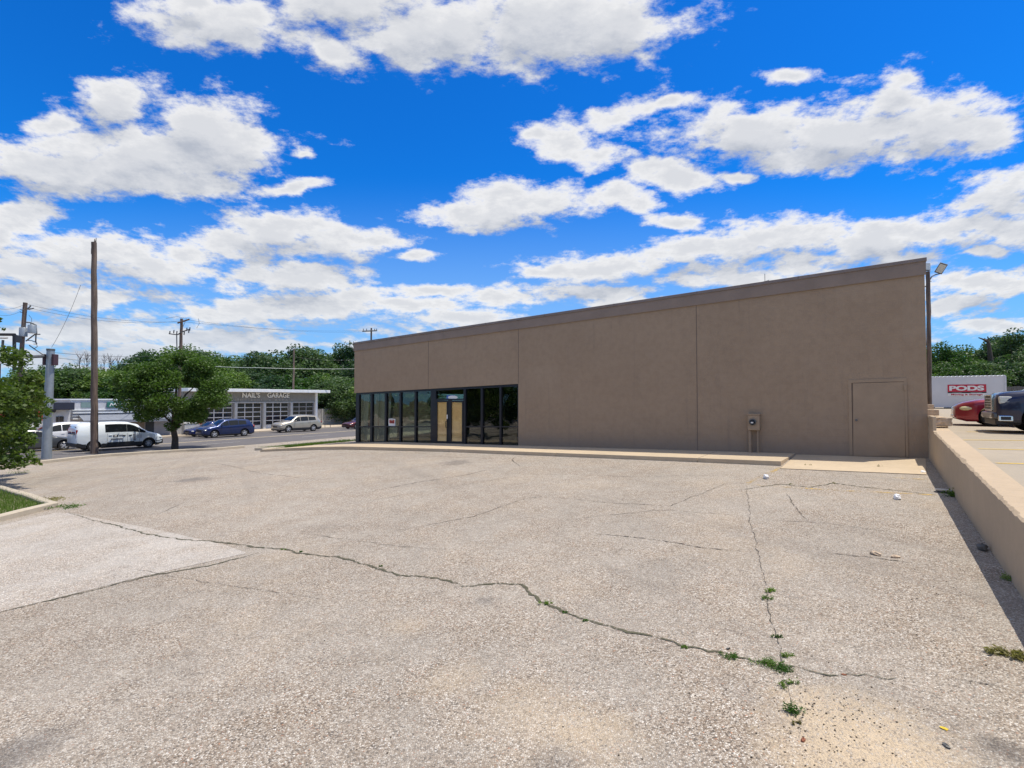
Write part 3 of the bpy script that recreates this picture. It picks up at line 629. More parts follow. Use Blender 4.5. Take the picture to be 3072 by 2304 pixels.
mb.build('gravel_grit', M['grit'], kind='stuff', fix=False)

# ------------------------------------------------------------------ retaining wall
def wall_top(t): return EYE-.73-.05*(TF-t) if t <= TF else EYE-.62
AW = 1.27; WT = .36
mb = MB(); rng = random.Random(8); rows = []; nt = 520; wv = 0
for i in range(nt+1):
    t = -10+(TF+.0+10)*i/nt; zb = zt(AW, t)-.15; z1 = wall_top(t)
    wv = (wv*.72+rng.uniform(-1, 1)*.5) if i else 0
    chip = max(0, .024+.017*wv+.006*rng.uniform(-1, 1)) if t < 16.3 else .004
    z_in = z1-chip*.95; a_in = AW+.012*rng.uniform(-1, 1)*.3
    rows.append([S(AW+.0, t, zb), S(AW+.0, t, z_in-.01), S(AW+chip*1.3+.004, t, z1+rng.uniform(-.006, .004)), S(AW+WT*.6, t, z1+rng.uniform(-.005, .005)), S(AW+WT, t, z1), S(AW+WT+.01, t, z1-.6)])
vs = [p for r_ in rows for p in r_]
mb.add(vs, [(i*6+k, i*6+k+1, (i+1)*6+k+1, (i+1)*6+k) for i in range(nt) for k in range(5)]+[tuple(nt*6+k for k in range(6)), tuple(range(5, -1, -1))])
mb.build('retaining_wall', M['rwall'], label='low buff stucco retaining wall with a chipped top edge beside the lot', cat='wall')
# continuation beside the building, and broken cap blocks
q_ = onA(2797, 1250, AW); t_e = AT(q_)[1]
mb = MB(); mb.sbox(AW+.004, AW+.075, t_e, TF-.01, EYE-2.2, q_.z); mb.sbox(1.30, 1.27+.42, TF+.02, TF+6, EYE-2.4, EYE-.50); mb.build('side_wall', M['rwall'], bevel=.01, label='short raised wall end meeting the corner of the building', cat='wall')
def block(px, py, a0, w_, l_, h_, name, label, m='stone', rough=0.0, seed=0, z0=None):
    p = onT(px, py, a0); a, t = AT(p); mb = MB(); mb.box(-w_/2, w_/2, -l_/2, l_/2, 0, h_); o = mb.build(name, M[m], bevel=.012)
    if rough:
        bm = bmesh.new(); bm.from_mesh(o.data); bmesh.ops.subdivide_edges(bm, edges=bm.edges, cuts=3, use_grid_fill=True); rg = random.Random(seed)
        for v in bm.verts:
            if v.co.z > .02: v.co += Vector((rg.uniform(-1, 1), rg.uniform(-1, 1), rg.uniform(-1, 1)))*rough
        bm.to_mesh(o.data); bm.free()
    o.location = Vector((p.x, p.y, p.z if z0 is None else z0)); o.rotation_euler = (0, 0, ANG); return tag(o, label, 'block', 'loose blocks on the wall end')
block(2822, 1277, 17.55, .42, .34, .20, 'wall_block', 'broken rough sandstone block with a crumbled top, nearest on the wall end', rough=.022, seed=3)
block(2792, 1246, 19.4, .36, .34, .17, 'wall_block', 'smooth tan block standing behind the broken block', seed=4)
block(2787, 1229, 21.5, .24, .3, .17, 'wall_block', 'small pale block farthest back at the foot of the light pole', seed=5)

# ------------------------------------------------------------------ the shop building
bl = facade(1065, 1329); br_ = (1.27, onT(2784, 1373, TF).z)
tl = facade(1064, 1028); tr_ = (1.27, onT(2764, 775, TF).z)
A_L = tl[0]; A_R = 1.27
kb = (br_[1]-bl[1])/(A_R-bl[0]); kt = (tr_[1]-tl[1])/(A_R-tl[0])
def zb_(a): return br_[1]+kb*(a-A_R)
def ztp(a): return tr_[1]+kt*(a-A_R)
DEP = 26.0
shop = empty('shop_building', S((A_L+A_R)/2, TF, zb_(-10)), label='long low tan brown shop with a dark glass storefront at its left end', cat='building')
Z4 = lambda x, y: (1040+x/3.95, 1120+y/3.95)
def fpoly(mb, pts, t0, t1):
    q = [S(a, t0, z) for a, z in pts]; d = S(0, t1-t0, 0); return mb.prism(q, d)
a_g = facade(*Z4(2034, 500))[0]       # right end of the glazing
zh = lambda a: None
h1, h2 = facade(*Z4(112, 232)), facade(*Z4(2034, 124)); kh = (h2[1]-h1[1])/(h2[0]-h1[0])
def zhead(a): return h2[1]+kh*(a-h2[0])
zband = lambda a: ztp(a)-.46
# main wall right of the glazing, with its sides and the back
mb = MB()
fpoly(mb, [(a_g, zb_(a_g)-.3), (A_R, zb_(A_R)-.3), (A_R, ztp(A_R)-.12), (a_g, ztp(a_g)-.12)], TF, TF+.3)
fpoly(mb, [(A_L, zhead(A_L)), (A_L+.001, ztp(A_L)-.12), (a_g-.003, ztp(a_g)-.12), (a_g-.003, zhead(a_g))], TF, TF+.3)
mb.hexa([S(A_R, TF+.305, zb_(A_R)-.3), S(A_R, TF+DEP, zb_(A_R)-.3), S(A_R-.3, TF+DEP, zb_(A_R)-.3), S(A_R-.3, TF+.305, zb_(A_R)-.3)], [S(A_R, TF+.305, ztp(A_R)-.12), S(A_R, TF+DEP, ztp(A_R)-.12), S(A_R-.3, TF+DEP, ztp(A_R)-.12), S(A_R-.3, TF+.305, ztp(A_R)-.12)])
zl0 = zhead(A_L)
mb.hexa([S(A_L, TF+.305, zl0), S(A_L+.3, TF+.305, zl0), S(A_L+.3, TF+DEP, zl0), S(A_L, TF+DEP, zl0)], [S(A_L, TF+.305, ztp(A_L)-.12), S(A_L+.3, TF+.305, ztp(A_L)-.12), S(A_L+.3, TF+DEP, ztp(A_L)-.12), S(A_L, TF+DEP, ztp(A_L)-.12)])
mb.hexa([S(A_L, TF+12, zb_(A_L)-.3), S(A_L+.28, TF+12, zb_(A_L)-.3), S(A_L+.28, TF+DEP, zb_(A_L)-.3), S(A_L, TF+DEP, zb_(A_L)-.3)], [S(A_L, TF+12, zl0-.003), S(A_L+.28, TF+12, zl0-.003), S(A_L+.28, TF+DEP, zl0-.003), S(A_L, TF+DEP, zl0-.003)])
mb.hexa([S(A_L+.3, TF+DEP-.3, zb_(A_L)-.3), S(A_R-.3, TF+DEP-.3, zb_(A_R)-.3), S(A_R-.3, TF+DEP-.01, zb_(A_R)-.3), S(A_L+.3, TF+DEP-.01, zb_(A_L)-.3)], [S(A_L+.3, TF+DEP-.3, ztp(A_L)-.12), S(A_R-.3, TF+DEP-.3, ztp(A_R)-.12), S(A_R-.3, TF+DEP-.01, ztp(A_R)-.12), S(A_L+.3, TF+DEP-.01, ztp(A_L)-.12)])
wpart(mb, 'wall', M['facade'], shop)
mb = MB(); fpoly(mb, [(A_L-.03, zband(A_L)), (A_R+.03, zband(A_R)), (A_R+.03, ztp(A_R)-.10), (A_L-.03, ztp(A_L)-.10)], TF-.05, TF-.003)
wpart(mb, 'parapet_band', M['band'], shop)
mb = MB(); fpoly(mb, [(A_L-.05, ztp(A_L)-.10), (A_R+.05, ztp(A_R)-.10), (A_R+.05, ztp(A_R)), (A_L-.05, ztp(A_L))], TF-.085, TF+.34)
mb.hexa([S(A_L-.05, TF+.345, ztp(A_L)-.1), S(A_L+.3, TF+.345, ztp(A_L)-.1), S(A_L+.3, TF+DEP, ztp(A_L)-.1), S(A_L-.05, TF+DEP, ztp(A_L)-.1)], [S(A_L-.05, TF+.345, ztp(A_L)), S(A_L+.3, TF+.345, ztp(A_L)), S(A_L+.3, TF+DEP, ztp(A_L)), S(A_L-.05, TF+DEP, ztp(A_L))])
mb.hexa([S(A_R-.3, TF+.345, ztp(A_R)-.1), S(A_R+.05, TF+.345, ztp(A_R)-.1), S(A_R+.05, TF+DEP, ztp(A_R)-.1), S(A_R-.3, TF+DEP, ztp(A_R)-.1)], [S(A_R-.3, TF+.345, ztp(A_R)), S(A_R+.05, TF+.345, ztp(A_R)), S(A_R+.05, TF+DEP, ztp(A_R)), S(A_R-.3, TF+DEP, ztp(A_R))])
wpart(mb, 'coping', mat('coping_metal', (.21, .165, .145), .45, .2), shop, bevel=.012)
mb = MB(); mb.hexa([S(A_L+.29, TF+.29, ztp(A_L)-.7), S(A_R-.29, TF+.29, ztp(A_R)-.7), S(A_R-.29, TF+DEP-.29, ztp(A_R)-.7), S(A_L+.29, TF+DEP-.29, ztp(A_L)-.7)], [S(A_L+.29, TF+.29, ztp(A_L)-.6), S(A_R-.29, TF+.29, ztp(A_R)-.6), S(A_R-.29, TF+DEP-.29, ztp(A_R)-.6), S(A_L+.29, TF+DEP-.29, ztp(A_L)-.6)])
wpart(mb, 'roof', M['roof'], shop)
for k in range(1, 8):
    a = A_L+(A_R-A_L)*k/8; mb = MB(); fpoly(mb, [(a-.008, ztp(a)-.099), (a+.008, ztp(a)-.099), (a+.008, ztp(a)+.003), (a-.008, ztp(a)+.003)], TF-.088, TF-.086); wpart(mb, 'coping_seam', M['joint'], shop)
# vertical joints
for px, lo in ((1285, 1), (1555, 1), (2090.5, 0)):
    a = facade(px, 1100)[0]; z0 = zhead(a) if lo else zb_(a)
    mb = MB(); fpoly(mb, [(a-.012, z0+.01), (a+.012, z0+.01), (a+.012, zband(a)-.002), (a-.012, zband(a)-.002)], TF-.004, TF+.01)
    wpart(mb, 'panel_joint', M['joint'], shop)
# aerial on the roof edge
a = facade(2290, 840)[0]; mb = MB(); mb.tube([S(a, TF+.3, ztp(a)), S(a, TF+.3, ztp(a)+.32)], .008, 6); mb.tube([S(a-.1, TF+.3, ztp(a)+.06), S(a+.12, TF+.3, ztp(a)+.09)], .012, 6); mb.sbox(a-.05, a+.05, TF+.25, TF+.33, ztp(a)-.0, ztp(a)+.05)
wpart(mb, 'roof_aerial', M['galvd'], shop)
# glazing: frame set back, panes, doors
T0, T1 = TF+.06, TF+.20
def fz(x, y): return facade(*Z4(x, y), t=T0)
a_gl = fz(112, 500)[0]; a_gr = facade(*Z4(2034, 500), t=T0)[0]
def za(y, yl, yr):      # sloping horizontal through two picked heights
    p, q = fz(112, yl), fz(2030, yr); k = (q[1]-p[1])/(q[0]-p[0]); return lambda a: q[1]+k*(a-q[0])
z_mid0, z_mid1 = za(0, 640, 640), za(0, 626, 626); z_bot, z_sill = za(0, 808, 851), lambda a: zb_(a)+.01
z_hd = lambda a: zhead(a)-.10; z_tr = za(0, 320, 318)
def member(a0, a1, zlo, zhi, t0=T0, t1=T1, name='window_frame', m='frame'):
    mb = MB(); fpoly(mb, [(a0, zlo(a0)), (a1, zlo(a1)), (a1, zhi(a1)), (a0, zhi(a0))], t0, t1); return wpart(mb, name, M[m], shop)
A4 = lambda x: fz(x, 500)[0]
mb = MB()
def fm(a0, a1, zlo, zhi, t0=T0, t1=T1): fpoly(mb, [(a0, zlo(a0)), (a1, zlo(a1)), (a1, zhi(a1)), (a0, zhi(a0))], t0, t1)
vm = [(108, 146), (280, 302), (450, 470), (624, 642), (803, 823), (995, 1056), (1384, 1408), (1588, 1612), (1810, 1832), (2026, 2036)]
fm(a_gl, a_gr, z_sill, z_bot, T0-.01, T1+.02); fm(a_gl, a_gr, z_hd, lambda a: zhead(a)+.02, T0, T1)
for x0, x1 in vm: fm(A4(x0), A4(x1), z_bot, z_hd, T0-.004, T1+.01)
for i, (p, q) in enumerate(zip(vm[:-1], vm[1:])):
    if i == 5: fm(A4(p[1]), A4(q[0]), z_tr, lambda a: z_tr(a)+.07); fm(A4(1200)+.0, A4(1226), z_bot, z_tr, T0+.003, T1-.003); continue
    fm(A4(p[1]), A4(q[0]), z_mid0, z_mid1, T0+.002)
# side glazing frame on the left return
for tt in (TF+3, TF+6, TF+9, TF+11.94): mb.sbox(a_gl, a_gl+.12, tt, tt+.07, zb_(A_L), zhead(A_L))
mb.sbox(a_gl, a_gl+.12, T1, TF+12, zb_(A_L)-.2, zb_(A_L)+.12)
wpart(mb, 'window_frame', M['frame'], shop)
for i, (p, q) in enumerate(zip(vm[:-1], vm[1:])):
    if i == 5:
        member(A4(1056), A4(1384), lambda a: z_tr(a)+.07, z_hd, T0+.06, T0+.068, 'transom_pane', 'glass'); continue
    member(A4(p[1]), A4(q[0]), z_bot, z_hd, T0+.06, T0+.068, 'window_pane', 'glass')
mb = MB(); mb.sbox(a_gl+.05, a_gl+.058, T1, TF+11.9, zb_(A_L)+.12, zhead(A_L)); wpart(mb, 'side_window_pane', M['glass'], shop)
for k, (x0, x1) in enumerate(((1057, 1201), (1226, 1383))):
    a0, a1 = A4(x0)+.01, A4(x1)-.01; mb = MB(); zl_ = lambda a: z_bot(a)+.01; zh_ = lambda a: z_tr(a)-.01; w_ = .07
    fpoly(mb, [(a0, zl_(a0)), (a0+w_, zl_(a0)), (a0+w_, zh_(a0)), (a0, zh_(a0))], T0-.012, T0+.04); fpoly(mb, [(a1-w_, zl_(a1)), (a1, zl_(a1)), (a1, zh_(a1)), (a1-w_, zh_(a1))], T0-.012, T0+.04)
    fpoly(mb, [(a0+w_, zl_(a0)), (a1-w_, zl_(a1)), (a1-w_, zl_(a1)+.1), (a0+w_, zl_(a0)+.1)], T0-.01, T0+.04); fpoly(mb, [(a0+w_, zh_(a0)-.08), (a1-w_, zh_(a1)-.08), (a1-w_, zh_(a1)), (a0+w_, zh_(a0))], T0-.01, T0+.04)
    d = wpart(mb, 'door', M['frame'], shop)
    mb = MB(); fpoly(mb, [(a0+w_, zl_(a0)+.1), (a1-w_, zl_(a1)+.1), (a1-w_, zh_(a1)-.08), (a0+w_, zh_(a0)-.08)], T0+.01, T0+.016); wpart(mb, 'door_pane', M['doorglass'], d)
    mb = MB(); fpoly(mb, [(a0+w_-.01, zl_(a0)+.09), (a1-w_+.01, zl_(a1)+.09), (a1-w_+.01, zh_(a1)-.07-.05*k), (a0+w_-.01, zh_(a0)-.07)], T0+.045, T0+.05); wpart(mb, 'paper_cover', M['paper'], d)
    if k == 0:
        ah = A4(1190); zc = facade(*Z4(1200, 605), t=T0)[1]; mb = MB(); mb.tube([S(ah, T0-.03, zc-.16), S(ah, T0-.09, zc-.14), S(ah, T0-.09, zc+.14), S(ah, T0-.03, zc+.16)], .016, 8); wpart(mb, 'handle', M['black'], d)
        zc = facade(*Z4(1205, 515), t=T0)[1]; mb = MB(); mb.sbox(ah-.01, ah+.05, T0-.02, T0-.013, zc-.10, zc+.10); wpart(mb, 'door_sticker', M['white'], d)
# window signs behind the glass
p0, p1 = facade(*Z4(488, 622), t=T0), facade(*Z4(568, 540), t=T0)
sg = empty('window_sign', S((p0[0]+p1[0])/2, T0-.01, p0[1]), label='small red and white notice taped inside the third window pane', cat='sign')
mb = MB(); mb.sbox(p0[0], p1[0], T0+.045, T0+.052, p0[1], p1[1]); wpart(mb, 'sign_card', M['white'], sg)
mb = MB(); mb.sbox(p0[0]+.07, p1[0]-.06, T0+.038, T0+.044, p0[1]+.13, p1[1]-.05); wpart(mb, 'sign_face', M['sign_red'], sg)
for k, (w_, zz) in enumerate(((.24, .36), (.17, .27), (.26, .18))):
    am = (p0[0]+p1[0])/2; mb = MB(); mb.sbox(am-w_*.5, am+w_*.5, T0+.033, T0+.037, p0[1]+zz, p0[1]+zz+.035); wpart(mb, 'text_bar', M['black'] if k == 2 else M['letterf'], sg)
p0, p1 = facade(*Z4(1178, 306), t=T0), facade(*Z4(1300, 264), t=T0); am, zm = (p0[0]+p1[0])/2, (p0[1]+p1[1])/2
sg = empty('oval_sign', S(am, T0, p0[1]), label='small blue sign with a white oval above the double doors', cat='sign')
mb = MB(); mb.sbox(p0[0], p1[0]-.12, T0+.035, T0+.043, p0[1]-.02, p1[1]+.02); wpart(mb, 'sign_card', M['sign_blue'], sg)
mb = MB(); pts = [S(am+.07+.30*math.cos(x*.262), T0+.026, zm+.085*math.sin(x*.262)) for x in range(24)]; mb.prism(pts, S(0, .007, 0)); wpart(mb, 'oval_face', M['white'], sg)
# interior
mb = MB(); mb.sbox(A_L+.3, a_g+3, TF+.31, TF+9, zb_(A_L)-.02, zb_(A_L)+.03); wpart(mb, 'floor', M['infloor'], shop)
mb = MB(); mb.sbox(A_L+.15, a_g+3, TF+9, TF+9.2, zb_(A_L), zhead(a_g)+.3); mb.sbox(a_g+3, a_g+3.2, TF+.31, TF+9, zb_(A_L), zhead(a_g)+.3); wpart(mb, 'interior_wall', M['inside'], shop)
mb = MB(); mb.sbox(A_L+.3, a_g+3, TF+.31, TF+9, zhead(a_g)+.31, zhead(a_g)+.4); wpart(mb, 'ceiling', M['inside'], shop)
def curtain(x0t, x1t, x0b, x1b, tt, seed, label):
    a0t, a1t, a0b, a1b = [facade(*Z4(x, 500), t=tt)[0] for x in (x0t, x1t, x0b, x1b)]; mb = MB(); n = 28; vs = []
    for i in range(n+1):
        f = i/n; w_ = .05*math.sin(f*n*1.1+seed)
        for g_, (l, r_) in enumerate(((a0b, a1b), (a0t, a1t))):
            a = l+(r_-l)*f; vs.append(S(a, tt+w_, zb_(a)+.08 if g_ == 0 else zhead(a)+.05))
    mb.add(vs, [(2*i, 2*i+2, 2*i+3, 2*i+1) for i in range(n)]); mb.build('curtain', M['curtain'], smooth=60, label=label, cat='curtain', group='curtains behind the storefront glass', fix=False)
curtain(146, 270, 146, 250, TF+.55, 0, 'grey white curtain behind the leftmost window pane')
curtain(302, 385, 300, 362, TF+.5, 1, 'grey white curtain in the left half of the second window pane')
curtain(390, 520, 372, 500, TF+.75, 2, 'yellowish curtain between the second and third window panes')
# service door
sx = lambda x, y: (2100+x/3.16, 1100+y/3.16)
q = [facade(*sx(1452, 846)), facade(*sx(1948, 856)), facade(*sx(1940, 143)), facade(*sx(1450, 158))]
mb = MB(); fpoly(mb, q, TF-.016, TF-.004); d = wpart(mb, 'service_door', M['boxp'], shop, bevel=.004)
aL, aR = q[0][0]-.01, q[1][0]+.01; zl_ = lambda a: zb_(a)+.004; zd = lambda a: q[3][1]+(q[2][1]-q[3][1])/(q[2][0]-q[3][0])*(a-q[3][0])+.012
mb = MB(); fw = .075
fpoly(mb, [(aL-fw, zl_(aL)), (aL, zl_(aL)), (aL, zd(aL)), (aL-fw, zd(aL))], TF-.024, TF-.004); fpoly(mb, [(aR, zl_(aR)), (aR+fw*.7, zl_(aR)), (aR+fw*.7, zd(aR)), (aR, zd(aR))], TF-.024, TF-.004)
fpoly(mb, [(aL-fw, zd(aL)), (aR+fw*.7, zd(aR)), (aR+fw*.7, zd(aR)+.09), (aL-fw, zd(aL)+.09)], TF-.024, TF-.004); wpart(mb, 'door_frame', M['boxp'], shop)
mb = MB(); fpoly(mb, [(aL, zl_(aL)), (aR, zl_(aR)), (aR, zd(aR)), (aL, zd(aL))], TF-.0035, TF-.001); wpart(mb, 'door_gap', M['joint'], shop)
kp = facade(*sx(1482, 508)); mb = MB(); mb.lathe([(0, 0), (.03, 0), (.032, .01), (.014, .014), (.014, .04), (.03, .05), (.03, .075), (0, .08)], axis='y', n=16); mb.v = [tuple(Matrix.Rotation(ANG, 3, 'Z') @ Vector((x, -y, z))+S(kp[0], TF-.016, kp[1])) for x, y, z in mb.v]; wpart(mb, 'knob', M['galvd'], d, smooth=40)
hp = facade(*sx(1945, 205)); mb = MB(); mb.sbox(hp[0]-.03, hp[0]+.03, TF-.05, TF-.035, hp[1]-.06, hp[1]+.09); wpart(mb, 'hinge', M['boxp'], d)
# electric meter
m0, m1 = facade(*sx(452, 602), t=TF-.2), facade(*sx(563, 460), t=TF-.2); am = (m0[0]+m1[0])/2
mt = empty('electric_meter', S(am, TF-.1, zb_(am)), label='tan electric meter box on two pipes against the shop wall', cat='meter')
mb = MB(); mb.sbox(m0[0], m1[0], TF-.2, TF-.004, m0[1], m1[1]); wpart(mb, 'meter_box', M['boxp'], mt, bevel=.015)
mb = MB(); mb.sbox(m0[0]-.01, m1[0]+.01, TF-.215, TF-.004, m1[1]+.002, m1[1]+.04); wpart(mb, 'box_cap', M['boxp'], mt, bevel=.008)
dc = facade(*sx(500, 525), t=TF-.2)
def disc(mb, a, z, t, prof, n=24):
    k = MB(); k.lathe(prof, axis='y', n=n); mb.add([Matrix.Rotation(ANG, 3, 'Z') @ Vector((x, -y, z_))+S(a, t, z) for x, y, z_ in k.v], k.f)
mb = MB(); disc(mb, dc[0], dc[1], TF-.2, [(.105, -.01), (.105, .05), (.085, .06), (.075, .05), (.075, .03)]); ring = wpart(mb, 'meter_ring', M['galvd'], mt, smooth=40)
mb = MB(); disc(mb, dc[0], dc[1], TF-.2, [(0, .10), (.05, .095), (.075, .06), (.075, .03)]); wpart(mb, 'dial_glass', M['carglass'], mt, smooth=50)
mb = MB(); mb.sbox(dc[0]-.04, dc[0]+.03, TF-.303, TF-.297, dc[1]-.035, dc[1]+.005); wpart(mb, 'dial_plate', M['white'], mt)
for x, r_ in ((474, .045), (548, .030)):
    a = facade(*sx(x, 700), t=TF-.1)[0]; mb = MB(); mb.tube([S(a, TF-.1, zb_(a)-.02), S(a, TF-.1, m0[1]+.002)], r_, 14); wpart(mb, 'pipe', M['boxp'], mt, smooth=40)

# ------------------------------------------------------------------ text
def text(s_, size, loc, rot, m, name, parent=None, depth=.02, width=None, bold=0.0, shear=0.0, space=1.0, **kw):
    cu = bpy.data.curves.new(name, 'FONT'); cu.body = s_; cu.size = size; cu.extrude = depth; cu.offset = bold; cu.shear = shear; cu.space_character = space; cu.align_x = 'LEFT'
    o = bpy.data.objects.new(name, cu); C.objects.link(o); bpy.context.view_layer.update()
    me = bpy.data.meshes.new_from_object(o.evaluated_get(bpy.context.evaluated_depsgraph_get())); C.objects.unlink(o); bpy.data.objects.remove(o)
    n = np.empty(len(me.vertices)*3); me.vertices.foreach_get('co', n); n = n.reshape(-1, 3)
    x0, x1 = n[:, 0].min(), n[:, 0].max(); n[:, 0] -= x0; n[:, 1] -= n[:, 1].min()
    if width: n[:, 0] *= width/(x1-x0)
    n[:, 1] *= size/max(1e-6, n[:, 1].max()) if '|' not in s_ else 1
    me.vertices.foreach_set('co', n.reshape(-1)); me.update(); me.materials.clear(); me.materials.append(m)
    ob = bpy.data.objects.new(name, me); C.objects.link(ob); ob.location = Vector(loc)
    if parent is not None: ob.parent = parent; ob.location = Vector(loc)-Vector(parent.location)
    ob.rotation_euler = rot; return tag(ob, **kw)
RS = (R(90), 0, ANG+R(90)+0)      # reads from the road side: the wall plane a = const, text running toward +t
# ------------------------------------------------------------------ garage across the road
GA = -62.0
def gt(px, py, a=GA): p = onA(px, py, a); return AT(p)[1], p.z
ZG = EYE-3.80
posts = [gt(x, 1230)[1-1] for x in (611, 707, 793, 874, 948)]
tR = gt(950, 1230)[0]; tL = gt(611, 1230)[0]; t_left = gt(556, 1230)[0]
zhd = gt(793, 1208)[1]; zrf = EYE+1.15
gar = empty('garage_building', S(GA, (tL+tR)/2, ZG), label='grey garage with a white edged flat roof and a row of glazed bay doors', cat='building')
mb = MB(); mb.sbox(GA-11, GA-.35, t_left, tR, ZG-.3, zrf-.35); wpart(mb, 'wall', M['gpost'], gar)
mb = MB(); mb.hexa([S(GA-11.5, t_left-.3, zrf-.32), S(GA+1.3, t_left-.3, zrf-.32), S(GA+1.3, tR+1.2, zrf-.32), S(GA-11.5, tR+1.2, zrf-.32)], [S(GA-11.5, t_left-.3, zrf+.02), S(GA+1.3, t_left-.3, zrf+.05), S(GA+1.3, tR+1.2, zrf+.05), S(GA-11.5, tR+1.2, zrf+.02)]); wpart(mb, 'roof', M['gwhite'], gar, bevel=.03)
# corrugated panel above the doors
mb = MB(); n = int((tR-tL+3)/.16); vs = []
for i in range(n*2+1):
    t = tL-3+(tR-tL+3)*i/(n*2); o_ = .0 if i % 2 else .07
    vs += [S(GA-.1+o_, t, zhd+.10), S(GA-.1+o_, t, zrf-.33)]
mb.add(vs, [(2*i, 2*i+2, 2*i+3, 2*i+1) for i in range(n*2)]); wpart(mb, 'corrugated_panel', M['corr'], gar)
mb = MB(); mb.sbox(GA-.12, GA+.05, tL-3, tR, zhd-.02, zhd+.10); wpart(mb, 'lintel', M['gpost'], gar)
for i, t in enumerate(posts):
    mb = MB(); mb.sbox(GA-.3, GA+.12, t-.17, t+.17, ZG, (zrf-.33) if i == 4 else zhd-.025); wpart(mb, 'post', M['gwhite'] if i == 4 else M['gpost'], gar, bevel=.02)
for i in range(4):
    t0, t1 = posts[i]+.2, posts[i+1]-.32; zb0 = ZG+.02; dn = wpart(MB().sbox(GA-.32, GA-.26, t0, t1, zb0, zhd-.03), 'garage_door', M['garageglass'], gar)
    mb = MB(); hh = (zhd-.03-(zb0+.52))/5
    mb.sbox(GA-.255, GA-.2, t0, t1, zb0, zb0+.50)
    for k in range(6): mb.sbox(GA-.255, GA-.2, t0, t1, zb0+.52+k*hh-.045, zb0+.52+k*hh+.045 if k < 5 else zhd-.03)
    for k in range(4): tc_ = t0+(t1-t0)*k/3; mb.sbox(GA-.25, GA-.205, max(t0, tc_-.045), min(t1, tc_+.045), zb0+.5, zhd-.03)
    wpart(mb, 'door_rails', mat('garage_door_frame%d' % (i == 3), (.30, .30, .31) if i == 3 else (.56, .57, .58), .5), dn)
# white wall end with the diamond sign and a small window
mb = MB(); mb.sbox(GA-.3, GA+.08, t_left-.5, posts[0]-.22, ZG, zhd+.09); wpart(mb, 'white_wall', M['salonw'], gar)
tw, zw = gt(600, 1263); dm = empty('diamond_sign', S(GA+.1, tw, zw), label='small dark red diamond hazard sign on the white wall', cat='sign')
mb = MB(); mb.prism([S(GA+.10, tw, zw-.42), S(GA+.10, tw+.42, zw), S(GA+.10, tw, zw+.42), S(GA+.10, tw-.42, zw)], S(.02, 0, 0)); wpart(mb, 'sign_plate', M['sign_red'], dm)
mb = MB(); mb.sbox(GA+.125, GA+.13, tw-.14, tw+.14, zw-.09, zw+.09); wpart(mb, 'sign_symbol', M['letterf'], dm)
tw, zw = gt(576, 1262); mb = MB(); mb.sbox(GA+.082, GA+.10, tw-.5, tw+.35, zw-.45, zw+.45); wpart(mb, 'window', M['garageglass'], gar)
# lettering
lx0, lz0 = gt(726, 1196); lx1, _ = gt(779, 1196); lt = gt(726, 1180)[1]-lz0
nl = empty('garage_lettering', S(GA+.06, lx0, lz0), label="pale raised letters NAIL'S GARAGE on the corrugated panel", cat='lettering')
RT = (R(90), 0, ANG+R(90))
zl_ = zhd+.62; lh = .62
text("NAIL'S", lh, S(GA+.08, lx0, zl_), RT, M['letter'], 'letters', nl, .03, lx1-lx0, .012)
gx0, gx1 = gt(801, 1196)[0], gt(867, 1196)[0]; text('GARAGE', lh, S(GA+.08, gx0, zl_), RT, M['letter'], 'letters', nl, .03, gx1-gx0, .012)
for s_, x0, x1 in (('AUTO', 690, 727), ('BODY', 752, 786), ('&', 806, 811), ('REPAIR', 824, 880)):
    text(s_, .25, S(GA+.08, gt(x0, 1200)[0], zhd+.20), RT, M['letterf'], 'small_letters', nl, .02, gt(x1, 1200)[0]-gt(x0, 1200)[0], 0, 0, 1.4)

# ------------------------------------------------------------------ salon, neighbour buildings
SA_ = -57.5
s0, s1 = gt(212, 1240, SA_)[0], gt(556, 1240, SA_)[0]; ZS0 = road_z(-60, 15)+.1
sal = empty('salon_building', S(SA_, (s0+s1)/2, ZS0), label='low grey salon with stepped white bands, green sign and long metal awning', cat='building')
ztopS = EYE-.0; z_l = lambda px, py: gt(px, py, SA_)[1]
mb = MB(); mb.sbox(SA_-9, SA_, s0, s1, ZS0-.3, ztopS-.1); wpart(mb, 'wall', M['salon'], sal)
mb = MB(); mb.sbox(SA_-9.1, SA_+.12, s0-.1, s1-4, ztopS-.10, ztopS+.02); wpart(mb, 'roof_edge', M['gwhite'], sal)
zc0 = z_l(330, 1225)
for k in range(4): wpart(MB().sbox(SA_+.003, SA_+.12+.1*(k % 2), s0+.1, s1-4.2, zc0-.15-k*.26, zc0-.05-k*.26), 'cornice_band', M['gwhite'], sal)
mb = MB(); mb.sbox(SA_+.003, SA_+.05, s0, s1-4.2, zc0-.12, ztopS-.11); wpart(mb, 'upper_wall', M['salonw'], sal)
zaw = z_l(330, 1243); mb = MB(); mb.hexa([S(SA_+1.5, s0+.5, zaw-.55), S(SA_+1.5, s1-1, zaw-.55), S(SA_+1.5, s1-1, zaw-.47), S(SA_+1.5, s0+.5, zaw-.47)], [S(SA_+.13, s0+.5, zaw-.08), S(SA_+.13, s1-1, zaw-.08), S(SA_+.13, s1-1, zaw), S(SA_+.13, s0+.5, zaw)]); mb.sbox(SA_+1.4, SA_+1.5, s0+.5, s1-1, zaw-.72, zaw-.56); wpart(mb, 'awning', M['awn'], sal)
for x0, x1 in ((330, 375), (222, 262), (275, 320)):
    wpart(MB().sbox(SA_+.003, SA_+.03, gt(x0, 1240, SA_)[0], gt(x1, 1240, SA_)[0], ZS0+.9, zaw-.85), 'window', M['garageglass'], sal)
